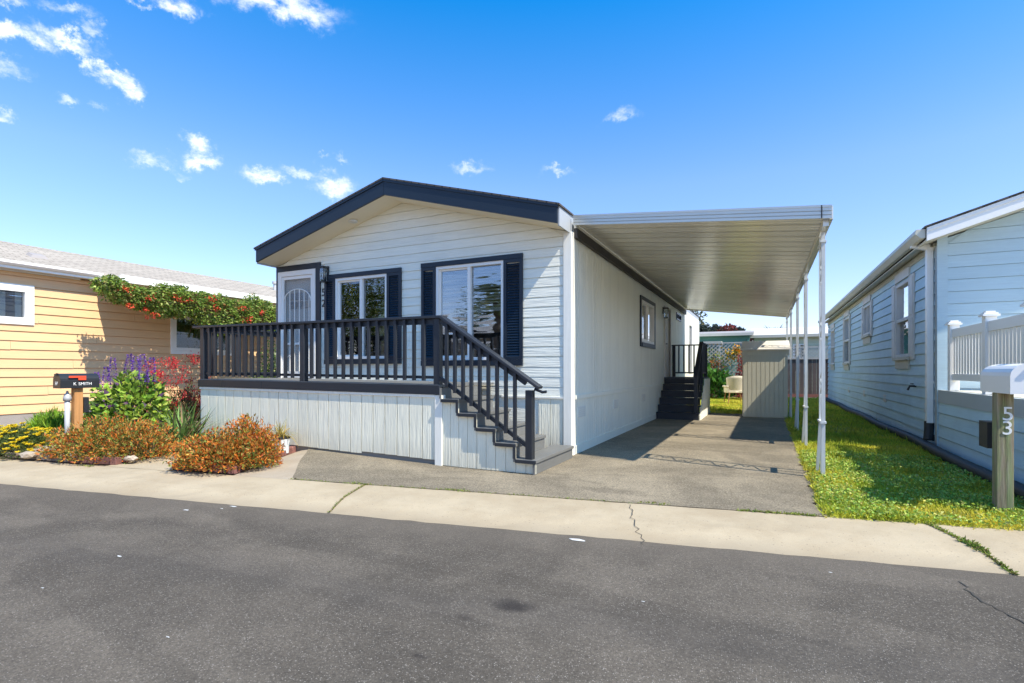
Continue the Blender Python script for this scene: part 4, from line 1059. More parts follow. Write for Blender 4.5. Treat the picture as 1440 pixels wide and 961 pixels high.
# ================================================================== YELLOW HOUSE ON THE LEFT
YX = -14.1
YP = Pl((YX, 0, 0), (0, 1, 0), (1, 0, 0))
yh = thing('yellow_house', (-17, 8, 0), 'cream yellow lap-sided mobile home with pale shingle roof', 'house')
yw = [(4.25, 5.56, 2.28, 2.92), (8.62, 10.3, 1.75, 2.68), (12.2, 13.2, 1.2, 2.7)]
sheath('wall', yh, YP, 1.0, 24, 0, 3.3, yw, 'yellow_lap')
lap(yh, YP, 1.0, 24, .30, 3.27, .192, 'yellow_lap', yw, seam=6.0, t=.02)
MB().pbox(YP, 1.0, 24, -.02, .295, .0, .012).build('foundation', 'foundation', yh)
box('wall', -20.2, YX - .1, .98, 1.08, 0, 3.3, 'yellow_lap', yh); box('wall', -20.2, YX - .1, 23.9, 24, 0, 3.3, 'yellow_lap', yh); box('wall', -20.3, -20.2, .98, 24, 0, 3.3, 'yellow_lap', yh)
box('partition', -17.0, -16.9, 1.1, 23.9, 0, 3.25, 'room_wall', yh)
for i, (a, b, z0, z1) in enumerate(yw):
    w = window(yh, YP, a, b, z0, z1, glass='glass_flat', out=.045, fw=.05, blind=None)
    if i == 0:
        for (p, q) in ((a + .1, a + .5), (b - .42, b - .32), (b - .16, b - .06)): MB().pbox(YP, p, q, z0 + .03, z1 - .03, -.12, -.1).build('curtain', 'vinyl', w)
    MB().pbox(YP, a - .1, a - .003, z0 - .1, z1 + .1, .02, .05).pbox(YP, b + .003, b + .1, z0 - .1, z1 + .1, .02, .05).pbox(YP, a - .003, b + .003, z0 - .1, z0 - .003, .02, .05).pbox(YP, a - .003, b + .003, z1 + .003, z1 + .1, .02, .05).build('window_casing', 'vinyl', yh)
rx = -16.95
for sg, ex in ((1, YX + .3), (-1, -20.5)):
    zr, zz = 4.41, 3.46
    MB().extr([(rx, .7, zr), (ex, .7, zz), (ex, .7, zz - .05), (rx, .7, zr - .05)], (0, 23.6, 0)).build('roof', 'shingle_pale', yh)
MB().extr([(YX + .29, .7, 3.405), (YX + .31, .7, 3.45), (YX + .37, .7, 3.45), (YX + .37, .7, 3.40), (YX + .33, .7, 3.36), (YX + .29, .7, 3.36)], (0, 6.1, 0)).build('gutter', 'vinyl', yh)
MB().box(YX + .02, YX + .28, .7, 23.9, 3.31, 3.34).build('soffit', 'grey_trim', yh)
MB().box(YX + .005, YX + .04, 1.0, 6.5, 3.275, 3.309).build('frieze_board', 'vinyl', yh)
MB().box(YX + .26, YX + .288, .7, 23.9, 3.30, 3.405).build('eave_board', 'vinyl', yh)
for (y, x) in ((6.05, -14.9), (4.95, -15.1)):
    z = 3.46 + (YX + .3 - x) * .95 / 3.15
    MB().add([(x - .16, y - .2, z - .02), (x + .16, y - .2, z - .08), (x + .16, y + .2, z - .08), (x - .16, y + .2, z - .02), (x - .1, y - .12, z + .1), (x + .12, y - .12, z + .02), (x + .12, y + .12, z + .02), (x - .1, y + .12, z + .1)], [(0, 3, 2, 1), (4, 5, 6, 7), (0, 1, 5, 4), (1, 2, 6, 5), (2, 3, 7, 6), (3, 0, 4, 7)]).build('roof_vent', 'roof_grey', yh)
MB().lathe((-16.0, 13.4, 4.05), [(.06, 0), (.06, .28), (.10, .30), (.10, .38), (.03, .40)], 12).build('flue', 'galvanised', yh)
# side awning of the yellow house, vine trained along its outer edge
ay0, ay1 = 6.78, 17.0; ax = -13.0
aw = MB().extr([(YX + .03, ay0, 3.275), (ax, ay0, 3.20), (ax, ay0, 3.225), (YX + .03, ay0, 3.30)], (0, ay1 - ay0, 0)).build('awning_roof', 'vinyl', yh)
MB().box(ax + .001, ax + .03, ay0, ay1, 3.20, 3.36).build('awning_fascia', 'vinyl', yh)
MB().box(YX + .38, ax, ay0 - .02, ay0 - .001, 3.20, 3.34).build('awning_end', 'vinyl', yh)
for y in (11.0, 15.5): box('awning_post', ax - .07, ax - .01, y, y + .06, 0, 3.20, 'vinyl', yh)

# ================================================================== SHED AND BACK YARD
sx0, sx1, sy0, sy1, shz = -.55, .52, 15.0, 17.2, 1.74
sd = thing('garden_shed', ((sx0 + sx1) / 2, 16, 0), 'low tan ribbed metal shed at the end of the driveway', 'shed')
box('body', sx0 + .03, sx1 - .02, sy0 + .03, sy1, 0, shz - .02, 'shed_metal', sd)
SF = Pl((0, sy0 + .03, 0), (1, 0, 0), (0, -1, 0)); SL = Pl((sx0 + .03, 0, 0), (0, 1, 0), (-1, 0, 0))
vboards(sd, SF, sx0 + .03, sx1, .02, shz - .14, .1, 'shed_metal', name='rib_panel', mid=False, t=.02)
vboards(sd, SL, sy0 + .03, sy1, .02, shz - .1, .2, 'shed_metal', name='rib_panel', mid=False, t=.02)
MB().pbox(SF, sx0, sx1 + .02, shz - .138, shz, 0, .03).build('header', 'shed_metal', sd)
MB().extr([(sx0 - .03, sy0 - .05, shz), (sx1 + .06, sy0 - .05, shz), (sx1 + .06, sy0 - .05, shz + .03), (sx0 - .03, sy0 - .05, shz + .03)], (0, 1.1, .26)).build('roof', 'shed_roof', sd)
MB().extr([(sx0 - .03, sy1 + .05, shz), (sx1 + .06, sy1 + .05, shz), (sx1 + .06, sy1 + .05, shz + .03), (sx0 - .03, sy1 + .05, shz + .03)], (0, -1.13, .26)).build('roof', 'shed_roof', sd)
# lattice fence
lf = thing('lattice_fence', (-2.2, 25.4, 0), 'weathered grey lattice fence behind the garden chair', 'fence')
lx0, lx1, lz0, lz1 = -5.4, -.55, .85, 2.42; ly = 25.4
box('bottom_rail', lx0, lx1, ly - .03, ly + .03, lz0 - .06, lz0, 'lattice_grey', lf); box('top_rail', lx0, lx1, ly - .03, ly + .03, lz1, lz1 + .06, 'lattice_grey', lf)
for x in (lx0, -3.0, lx1): box('post', x - .045, x + .045, ly + .032, ly + .12, 0, lz1 + .06, 'lattice_grey', lf)
Hh = lz1 - lz0
for dirn in (1, -1):
    x = lx0 - Hh
    while x < lx1:
        xa, za, xb, zb = x, (lz0 if dirn > 0 else lz1), x + Hh, (lz1 if dirn > 0 else lz0)
        ta_, tb_ = max(0, (lx0 - xa) / Hh), min(1, (lx1 - xa) / Hh)
        if tb_ - ta_ > .05:
            yy = ly - .012 * dirn
            MB().bar((xa + Hh * ta_, yy, za + (zb - za) * ta_), (xa + Hh * tb_, yy, za + (zb - za) * tb_), .05 if False else .012, .042, up=(0, 0, 1)).build('slat', 'lattice_grey', lf)
        x += .17
for k in range(30):
    x = lx0 + k * .163; box('plank', x, x + .155, ly + .01, ly + .03, .02, lz0 - .061, 'dark_wood', lf)
# plank fence with lattice top
rf = thing('plank_fence', (1.6, 27.2, 0), 'dark brown plank fence topped with lattice beside the blue house', 'fence')
fy = 27.2
for k in range(24):
    x = .1 + k * .165; box('plank', x, x + .156, fy, fy + .025, .06, 1.72 + .01 * (k % 3), 'fence_wood', rf)
box('rail', .1, 4.0, fy - .035, fy - .002, 1.72, 1.80, 'lattice_grey', rf); box('top_rail', .1, 4.0, fy - .035, fy + .02, 2.24, 2.30, 'lattice_grey', rf); box('kick_board', .1, 4.0, fy - .03, fy - .002, .0, .14, 'brick_red', rf)
for dirn in (1, -1):
    x = -.3
    while x < 4.0:
        a, b = (x, 1.80), (x + .44, 2.24)
        if dirn < 0: a, b = (x, 2.24), (x + .44, 1.80)
        if a[0] >= .1 and b[0] <= 4.0: MB().bar((a[0], fy - .014 - .008 * dirn, a[1]), (b[0], fy - .014 - .008 * dirn, b[1]), .01, .036).build('slat', 'lattice_grey', rf)
        x += .14
# houses beyond the fences
def far_house(label, x0, x1, y0, y1, h, mat, pitch, wins, roofm='roof_grey', ridge_x=True, oh=.35):
    t = thing('neighbour_house', ((x0 + x1) / 2, y0, 0), label, 'house')
    P = Pl((0, y0, 0), (1, 0, 0), (0, -1, 0))
    sheath('wall', t, P, x0, x1, 0, h, [w for w in wins], mat)
    lap(t, P, x0, x1, .1, h, .2, mat, wins, t=.02)
    box('wall', x0, x0 + .1, y0 + .1, y1, 0, h, mat, t); box('wall', x1 - .1, x1, y0 + .1, y1, 0, h, mat, t); box('wall', x0 + .1, x1 - .1, y1 - .1, y1, 0, h, mat, t)
    yc = (y0 + y1) / 2; rh = pitch * (yc - y0 + oh)
    MB().extr([(x0 - .2, y0 - oh, h), (x0 - .2, yc, h + rh), (x0 - .2, y1 + oh, h), (x0 - .2, y1 + oh, h + .08), (x0 - .2, yc, h + rh + .08), (x0 - .2, y0 - oh, h + .08)], (x1 - x0 + .4, 0, 0)).build('roof', roofm, t)
    box('eave_board', x0 - .2, x1 + .2, y0 - oh - .03, y0 - oh - .002, h - .06, h + .09, 'cream_trim', t)
    for w in wins: window(t, P, *w, fm='vinyl', glass='glass_flat', out=.04)
    return t
far_house('dark green house with low grey roof beyond the lattice fence', -9.0, -.75, 31.0, 37.0, 3.15, 'green_lap', .10, [(-6.5, -5.3, 1.5, 2.5)])
far_house('pale green house with cream eaves beyond the plank fence', -.55, 4.6, 32.0, 38.0, 3.05, 'pale_green', .18, [(1.35, 2.0, 1.1, 2.62)], 'shed_roof')
box_ = thing('patio_cover', (-3.4, 29.0, 0), 'cream flat patio cover beside the dark green house', 'awning')
box('roof', -5.4, -2.0, 28.6, 30.7, 2.58, 2.70, 'cream_trim', box_)
for x, y in ((-5.3, 28.7), (-2.1, 28.7)): box('post', x - .04, x + .04, y - .04, y + .04, 0, 2.58, 'cream_trim', box_)
# garden chair seen from behind
ch = thing('garden_chair', (-1.0, 20.9, 0), 'cream wicker armchair with teak legs on the back lawn', 'chair')
ch.rotation_euler = (0, 0, R(18))
def cbox(n, *a, mat='wicker', bev=.01): return box(n, -1 + a[0], -1 + a[1], 20.9 + a[2], 20.9 + a[3], a[4], a[5], mat, ch, bev)
cbox('seat', -.28, .28, -.25, .30, .40, .48)
cbox('cushion', -.25, .25, -.2, .27, .481, .56, mat='vinyl', bev=.03)
vs = []; fs = []; nu, nv = 13, 7
for q in range(2):
    for a_ in range(nu):
        th = R(-62 + 124 * a_ / (nu - 1))
        for b_ in range(nv):
            h_ = b_ / (nv - 1); top = .60 - .10 * abs(math.sin(th)) ** 2.5; r_ = (.31 + .06 * h_) - .03 * q
            vs.append((-1 + r_ * math.sin(th) * 1.08, 20.9 + .06 - r_ * math.cos(th) * (1 + .16 * h_), .42 + top * h_))
for q in range(2):
    for a_ in range(nu - 1):
        for b_ in range(nv - 1): k_ = q * nu * nv + a_ * nv + b_; fs.append((k_, k_ + nv, k_ + nv + 1, k_ + 1))
o2 = nu * nv
for a_ in range(nu - 1): k_ = a_ * nv + nv - 1; fs.append((k_, k_ + nv, k_ + nv + o2, k_ + o2)); k_ = a_ * nv; fs.append((k_, k_ + nv, k_ + nv + o2, k_ + o2))
for b_ in range(nv - 1):
    for k_ in (b_, (nu - 1) * nv + b_): fs.append((k_, k_ + 1, k_ + 1 + o2, k_ + o2))
MB().add(vs, fs).build('backrest', 'wicker', ch, smooth=True)
for s_ in (-1, 1):
    cbox('armrest', s_ * .33 - .04, s_ * .33 + .04, -.28, .28, .60, .66); cbox('side_panel', s_ * .31 - .02, s_ * .31 + .02, -.25, .25, .40, .60)
    for yy in (-.24, .26): MB().tube([(-1 + s_ * .25, 20.9 + yy, .41), (-1 + s_ * .31, 20.9 + yy * 1.2, .0)], [.022, .016], 8).build('leg', 'teak', ch)

# ================================================================== MAILBOXES
def mailbox(t, x0, x1, y0, y1, z0, z1, mat, flatside=.5):
    """tunnel-shaped box lying along y"""
    w = (x1 - x0) / 2; cx = (x0 + x1) / 2; zs = z0 + (z1 - z0) * flatside
    prof = [(x0, z0), (x1, z0)] + [(cx + w * math.cos(a), zs + (z1 - zs) * math.sin(a)) for a in np.linspace(0, math.pi, 11)]
    MB().extr([(x, y0, z) for x, z in prof], (0, y1 - y0, 0)).build('body', mat, t)
    k = .94
    d = MB().extr([(cx + (x - cx) * 1.03, y0 - .012, z0 + (z - z0) * 1.03) for x, z in prof], (0, .011, 0)).build('door', mat, t)
    MB().box(cx - .02, cx + .02, y0 - .035, y0 - .013, z1 - .03, z1 - .005).build('latch', mat, d)
    return d
mx = -9.30; a, b = PX(86, 530, mx).y, PX(140, 530, mx).y
m1 = thing('mailbox', (mx, 4.5, 0), 'black mailbox with raised red flag on an orange wood post', 'mailbox')
zt, zb = PX(110, 525.5, mx).z, PX(110, 546, mx).z
mailbox(m1, mx - .2, mx, a, b, zb, zt, 'black_metal')
yc = PX(113.5, 530, mx).y
box('post', mx - .15, mx - .05, yc - .055, yc + .055, 0, zb - .002, 'orange_wood', m1, .004)
box('newspaper_tube', mx - .17, mx - .05, PX(121, 560, mx).y, PX(128, 560, mx).y, PX(120, 581, mx).z, PX(120, 559, mx).z, 'black_metal', m1, .006)
fy0 = PX(96, 534, mx).y
MB().box(mx + .012, mx + .018, fy0, fy0 + .22, zb + .155, zb + .185).box(mx + .012, mx + .018, fy0 + .12, fy0 + .22, zb + .12, zb + .156).build('flag', 'red_paint', m1)
text('lettering', 'K', .062, (mx + .006, PX(105, 540, mx).y, zb + .062), (R(90), 0, R(90)), 'white_letter', m1, .002)
text('lettering', 'SMITH', .062, (mx + .006, PX(119.5, 540, mx).y, zb + .062), (R(90), 0, R(90)), 'white_letter', m1, .002)
text('numeral', '51', .075, (mx - .1, a - .016, zb + .07), (R(90), 0, 0), 'white_letter', m1, .002)
pipe = thing('pipe_post', (mx - .05, a + .14, 0), 'short grey metal pipe post with rounded cap below the black mailbox', 'post')
pc = G(97, 634); pz = zb - .03
MB().lathe((mx - .1, a + .12, 0), [(.035, 0), (.035, pz - .16)], 12).build('pipe', 'galvanised', pipe, smooth=True)
MB().lathe((mx - .1, a + .12, pz - .16), [(.052, 0), (.052, .05), (.04, .09), (.02, .115), (.012, .15)], 12).build('cap', 'galvanised', pipe, smooth=True)
m2 = thing('mailbox', (1.83, 5.9, 0), 'white mailbox numbered 53 on a mossy wooden post', 'mailbox')
p0 = PY(1402, 722, 5.80); x0 = p0.x; x1 = PY(1426, 722, 5.80).x
pz = PY(1412, 553, 5.80).z
box('post', x0, x1, 5.80, 5.80 + (x1 - x0), 0, pz, 'mossy_wood', m2, .004)
mailbox(m2, 1.762, 2.03, 5.50, 6.15, pz + .002, pz + .002 + .245, 'vinyl', .58)
text('numeral', '5', .165, ((x0 + x1) / 2 + .015, 5.798, PY(1414, 583, 5.8).z), (R(90), 0, 0), 'white_letter', m2, .003)
text('numeral', '3', .165, ((x0 + x1) / 2 + .012, 5.798, PY(1414, 603, 5.8).z), (R(90), 0, 0), 'white_letter', m2, .003)
za, zb = PX(1390, 631, x0).z, PX(1390, 594, x0).z
MB().box(x0 - .005, x0 + .006, 6.0, 6.2, za, zb).box(x0 + .006, x0 + .12, 6.19, 6.2, za, zb).box(x0 + .006, x0 + .12, 6.0, 6.012, za, zb).box(x0 + .006, x0 + .12, 6.012, 6.19, za, za + .012).box(x0 + .006, x0 + .12, 6.012, 6.19, zb - .012, zb).build('newspaper_tube', 'black_plastic', m2)

# ================================================================== PLANTERS
def brick_row(parent, a, b, mat='brick_red', h=.085, w=.09, L=.2, lean=0.0):
    a, b = Vector((*a, 0)), Vector((*b, 0)); d = (b - a); n = max(1, round(d.length / (L + .008))); st_ = d.length / n; d.normalize(); q = Vector((-d.y, d.x, 0))
    for i in range(n):
        c = a + d * (st_ * i + .004); e = a + d * (st_ * (i + 1) - .004); j = q * random.uniform(-.008, .008); hh = h + random.uniform(-.008, .008)
        mb = MB().add([c + j, e + j, e + q * w + j, c + q * w + j] + [p + Vector((0, 0, hh)) for p in (c + j, e + j, e + q * w + j, c + q * w + j)], [(0, 3, 2, 1), (4, 5, 6, 7), (0, 1, 5, 4), (1, 2, 6, 5), (2, 3, 7, 6), (3, 0, 4, 7)])
        mb.build('brick', mat, parent, bev=.006)
pb1 = thing('planter_bed', (-8.7, 4.6, 0), 'left flower bed edged with red bricks around the mailbox post', 'flower bed')
f0, f1, f2, f3 = (-9.60, 3.53), (-8.30, 3.70), (-7.52, 3.86), (-8.05, 4.95)
brick_row(pb1, f0, f1, 'edging_stone', .06, .08, .42); brick_row(pb1, f1, f2); brick_row(pb1, f2, f3)
def soilbed(parent, poly, h):
    c = np.mean(np.array(poly), 0); mb = MB(); n = len(poly); vs = [(x, y, h * .6) for x, y in poly]; vs += [((x + c[0]) / 2 + random.uniform(-.05, .05), (y + c[1]) / 2, h * 1.3) for x, y in poly]; vs.append((c[0], c[1], h * 1.5))
    mb.add(vs, [(i, (i + 1) % n, n + (i + 1) % n, n + i) for i in range(n)] + [(n + i, n + (i + 1) % n, 2 * n) for i in range(n)]); mb.build('soil', 'soil', parent)
soilbed(pb1, [(-11.2, 3.4), (-9.6, 3.6), (-8.3, 3.76), (-7.57, 3.92), (-8.12, 4.98), (-9.0, 6.0), (-10.4, 6.9), (-12.5, 6.5)], .06)
pb2 = thing('planter_bed', (-6.3, 4.9, 0), 'brick-edged flower bed against the deck skirting', 'flower bed')
g0, g1, g2, g3 = (-6.62, 4.02), (-5.60, 4.13), (-6.42, 5.92), (-7.15, 5.55)
brick_row(pb2, g0, g1); brick_row(pb2, g1, g2); brick_row(pb2, g3, g0)
soilbed(pb2, [(-6.6, 4.09), (-5.68, 4.2), (-6.48, 5.6), (-7.1, 5.55)], .06)
rocks = [(100, 640, .10), (118, 636, .08), (62, 636, .13), (40, 640, .09), (80, 632, .11), (158, 641, .08), (184, 644, .07), (205, 636, .06)]
STL = dict(zip([q[:2] for q in rocks], ['flat pale stone at the foot of the orange shrub by the mailbox', 'small tan stone below the mailbox post', 'largest tan stone behind the low stone edging',
    'tan stone beside the yellow flower mound', 'rough tan stone in front of the bright green bush', 'rounded pale stone behind the red brick edging', 'small pale stone near the corner brick', 'smallest pale stone by the footpath bricks']))
for (u, v, r) in rocks:
    p = G(u, v, .08); bm = bmesh.new(); bmesh.ops.create_icosphere(bm, subdivisions=2, radius=r)
    for q in bm.verts: q.co *= random.uniform(.82, 1.12); q.co.z *= .55; q.co.x *= 1.25
    me = bpy.data.meshes.new('stone'); bm.to_mesh(me); bm.free(); me.materials.append(MATS['pale_rock'])
    o = bpy.data.objects.new('garden_stone', me); o.location = (p.x, p.y, .05 + r * .35); o.rotation_euler = (0, 0, random.random() * 6); COL.objects.link(o)
    tag(o, STL[(u, v)], 'stone', 'stones in the left flower bed')

# ================================================================== PLANTS
ORANGE = [(.64, .20, .03), (.52, .27, .05), (.30, .30, .06), (.38, .09, .03), (.14, .18, .04), (.70, .36, .10)]
def orange_shrub(label, parts, n, wts):
    c0 = parts[0][0]; t = thing('orange_shrub', (c0[0], c0[1], 0), label, 'shrub')
    Ps, Ds = [], []
    tot = sum(p[2] for p in parts)
    for (c, r, w, ph) in parts:
        P, D = mound(int(n * w / tot), c, r, inner=.5, amp=.10, ph=ph, k=9); Ps.append(P); Ds.append(D)
        # upright shoot tips that roughen the outline
        d = sph(90); d[:, 2] = np.abs(d[:, 2]); tip = np.array(c) + d * np.array(r) * 1.0
        for k in range(9):
            q = tip + np.stack([d[:, 0] * .02 * k * .5, d[:, 1] * .02 * k * .5, np.full(90, .012 * k)], 1) + rng.normal(0, .008, (90, 3))
            Ps.append(q); Ds.append(d * .8 + rng.normal(0, .6, (90, 3)) + np.array([0, 0, .5]))
    P, D = np.concatenate(Ps), np.concatenate(Ds); m = len(P); P[:, 2] = np.maximum(P[:, 2], .03)
    lump = np.sin(P[:, 0] * 9 + 3 * np.sin(P[:, 1] * 7)) * np.sin(P[:, 1] * 11 + P[:, 2] * 9)
    out = np.clip(np.linalg.norm((P - np.array(parts[0][0])) / np.array(parts[0][1]), axis=1), 0, 1.4)
    green = rng.random(m) < np.clip(.55 - .35 * out + .25 * lump, .04, .8)
    C = palette(m, ORANGE, wts, .2); C[green] = palette(int(green.sum()), [(.20, .25, .05), (.10, .15, .03), (.32, .34, .07), (.24, .13, .05)], [3, 2, 2, 1], .2)
    leafmesh('foliage', P, D, rng.uniform(.022, .062, m), rng.uniform(.011, .026, m), C, t, fold=.2)
    for (c, r, w, ph) in parts: twigs('branches', t, (c[0], c[1], .04), r, 26, rad=.006)
    return t
c = G(162, 645)
orange_shrub('rounded orange and olive shrub beside the black mailbox', [((c.x, c.y, .04), (.62, .58, .50), 3, .3), ((c.x - .42, c.y - .22, .04), (.38, .36, .34), 1.1, 1.2), ((c.x + .45, c.y + .12, .04), (.36, .4, .38), 1.1, 2.2)], 9000, [4, 3.2, 2.6, 1.4, 2, .8])
c = G(322, 661)
orange_shrub('bright orange leafy shrub in front of the deck skirting', [((c.x - .05, c.y, .05), (.46, .42, .36), 3, .8), ((c.x - .30, c.y - .12, .04), (.32, .30, .28), 1.3, 1.9), ((c.x + .24, c.y + .18, .04), (.27, .28, .32), 1.2, .1), ((c.x + .04, c.y + .24, .2), (.26, .22, .36), 1, 2.9)], 10000, [6, 2.6, 1.6, 1.8, 1.2, 1.2])
# salvia with purple spikes
c = G(188, 621); t = thing('salvia_bush', (c.x, c.y, 0), 'tall lime green bush with purple flower spikes by the yellow wall', 'bush')
P, D = mound(2300, (c.x, c.y, .25), (.66, .55, .85), inner=.55, amp=.12, ph=1.1)
P2, D2 = mound(500, (c.x - .35, c.y - .2, .1), (.4, .4, .65), inner=.5)
P, D = np.concatenate([P, P2]), np.concatenate([D, D2])
D[:, 2] -= .5; m = len(P)
leafmesh('foliage', P, D, rng.uniform(.08, .15, m), rng.uniform(.05, .085, m), palette(m, [(.34, .48, .06), (.24, .38, .05), (.46, .58, .10), (.09, .15, .04), (.16, .09, .18)], [4, 3, 2, 2, 1]), t, fold=.15)
twigs('stems', t, (c.x, c.y, .0), (.6, .5, 1.05), 30, 'stem_green', .009)
for (u, v) in [(158, 519), (180, 515), (190, 518), (202, 516), (212, 520), (150, 532), (136, 540), (188, 566), (150, 575)]:
    b = PY(u, v, c.y + random.uniform(-.3, .2)); n = 260; tt_ = rng.random(n); a = rng.random(n) * 6.28; r = .065 * (1 - tt_ * .75)
    q = np.stack([b.x + r * np.cos(a) + tt_ * random.uniform(-.05, .05), b.y + r * np.sin(a), b.z - .22 + tt_ * .42], 1)
    dd = np.stack([np.cos(a), np.sin(a), np.full(n, .3)], 1)
    leafmesh('flower_spike', q, dd, rng.uniform(.02, .035, n), rng.uniform(.012, .02, n), palette(n, [(.20, .08, .44), (.30, .13, .52), (.12, .05, .22)], [3, 2, 1]), t, kind='stuff')
# red kangaroo-paw like plant
c = G(262, 616); t = thing('red_flowering_plant', (c.x, c.y, 0), 'tall airy plant with clusters of red flowers at the deck corner', 'plant')
P, D = mound(1500, (c.x, c.y, .25), (.45, .4, .62), inner=.3, amp=.2)
D[:, 2] += .8; m = len(P)
leafmesh('foliage', P, D, rng.uniform(.06, .14, m), rng.uniform(.012, .022, m), palette(m, [(.20, .16, .06), (.13, .17, .05), (.30, .10, .06), (.26, .22, .12)], [3, 3, 2, 1]), t)
twigs('stems', t, (c.x, c.y, .0), (.55, .45, 1.25), 40, 'stem_green', .006)
for k in range(60):
    u = random.uniform(206, 292); v = random.uniform(500, 580) + abs(u - 262) * .2
    if u > 282: v += 20
    b = PY(u, v, c.y + random.uniform(-.35, .35)); n = 50
    q = np.array(b) + rng.normal(0, .05, (n, 3))
    leafmesh('flower_cluster', q, rng.normal(size=(n, 3)) + np.array([0, 0, .5]), rng.uniform(.025, .05, n), rng.uniform(.012, .022, n), palette(n, [(.62, .03, .035), (.72, .08, .06), (.36, .02, .035)], [3, 2, 1.5]), t, kind='stuff')
# strap-leaved clump
def strap(name, label, c, n, L, w, cols, wts, spread=.5, cat='plant', z0=.05, droop=.55):
    t = thing(name, (c.x, c.y, 0), label, cat); V = []; Fc = []; C = []
    for i in range(n):
        a = random.random() * 6.283; el = random.uniform(.35, 1.25); ln = L * random.uniform(.6, 1.1); d = Vector((math.cos(a) * math.cos(el), math.sin(a) * math.cos(el), math.sin(el)))
        b = Vector((c.x + random.gauss(0, spread * .18), c.y + random.gauss(0, spread * .18), z0)); sx = d.cross(Vector((0, 0, 1))).normalized(); k0 = len(V); col = palette(1, cols, wts)[0]
        for j in range(6):
            s = j / 5; p = b + d * ln * s + Vector((0, 0, -droop * ln * s * s * math.cos(el))); ww = w * (1 - s ** 2 * .95) * (.6 + .4 * min(1, s * 4)) / 2
            V += [p - sx * ww, p + sx * ww]; C += [col, col]
            if j: Fc.append((k0 + 2 * j - 2, k0 + 2 * j - 1, k0 + 2 * j + 1, k0 + 2 * j))
    o_ = off(t); me = bpy.data.meshes.new('blades'); me.from_pydata([tuple(p - o_) for p in V], [], Fc)
    at = me.attributes.new('leafcol', 'FLOAT_COLOR', 'POINT'); at.data.foreach_set('color', np.concatenate([np.clip(np.array(C), 0, 1), np.ones((len(C), 1))], 1).astype(np.float32).ravel())
    me.materials.append(MATS['leaf']); o = bpy.data.objects.new('blades', me); COL.objects.link(o); o.parent = t; WO[o.name] = o_
    return t
strap('strap_leaf_plant', 'clump of long green strap leaves below the red flowers', G(258, 632), 230, 1.0, .030, [(.11, .20, .05), (.18, .28, .07), (.30, .34, .15), (.26, .17, .09)], [3, 3, 1, 1])
c = G(74, 630); t = thing('green_tuft', (c.x, c.y, 0), 'bright green fine-leaved bush left of the pipe post', 'bush')
P, D = mound(5200, (c.x, c.y, .06), (.36, .36, .42), inner=.4, amp=.14, ph=.4, k=8); D[:, 2] += 1.1; m = len(P)
leafmesh('foliage', P, D, rng.uniform(.09, .17, m), rng.uniform(.008, .014, m), palette(m, [(.26, .46, .04), (.36, .54, .07), (.12, .22, .03)], [3, 2, 1]), t, fold=.05)
twigs('stems', t, (c.x, c.y, 0), (.3, .3, .4), 14, 'stem_green', .005)
# yellow daisy mound
c = G(22, 640); t = thing('yellow_flower_mound', (c.x, c.y, 0), 'low mound of yellow flowers at the pavement edge by the yellow wall', 'flowers')
P, D = mound(5200, (c.x, c.y, .02), (.62, .55, .36), inner=.7, amp=.12, ph=.5)
P2, D2 = mound(2200, (c.x - .5, c.y - .1, .02), (.5, .5, .30), inner=.7); P, D = np.concatenate([P, P2]), np.concatenate([D, D2]); m = len(P)
leafmesh('foliage', P, D, rng.uniform(.03, .06, m), rng.uniform(.012, .02, m), palette(m, [(.12, .17, .05), (.18, .22, .06), (.07, .10, .03)], [3, 2, 1]), t)
P, D = mound(1500, (c.x, c.y, .03), (.64, .57, .385), inner=.97, amp=.12, ph=.5); P2, D2 = mound(600, (c.x - .5, c.y - .1, .03), (.52, .52, .32), inner=.97)
for (Q, nn) in ((np.concatenate([P, P2]), 2100),):
    cen = Q[rng.choice(len(Q), 400)]; pts = []; dd = []
    for q in cen:
        for k in range(9): a = k / 9 * 6.283; pts.append(q); dd.append((math.cos(a) * .9, math.sin(a) * .9 - .35, .45))
    n = len(pts); leafmesh('flowers', np.array(pts), np.array(dd), np.full(n, .04), np.full(n, .024), palette(n, [(.80, .60, .02), (.86, .70, .05)], [2, 1], .08), t, fold=.05)
# low green ground cover tufts at the bed's front corner
c = G(150, 643)
for (u, v, r) in ((138, 641, .14), (185, 640, .10), (200, 637, .12)):
    g = G(u, v, .06); P, D = mound(420, (g.x, g.y, .05), (r, r, r * .6), inner=.6); m = len(P)
    t = thing('groundcover_tuft', (g.x, g.y, .05), {138: 'larger yellow-green tuft below the orange shrub by the mailbox', 185: 'small yellow-green tuft beside the rounded pale stone', 200: 'yellow-green tuft by the footpath side of the left bed'}[u], 'plant', 'tufts along the left bed')
    leafmesh('foliage', P, D, rng.uniform(.02, .04, m), rng.uniform(.012, .02, m), palette(m, [(.28, .32, .04), (.40, .36, .05), (.14, .20, .03)], [2, 1, 1]), t)
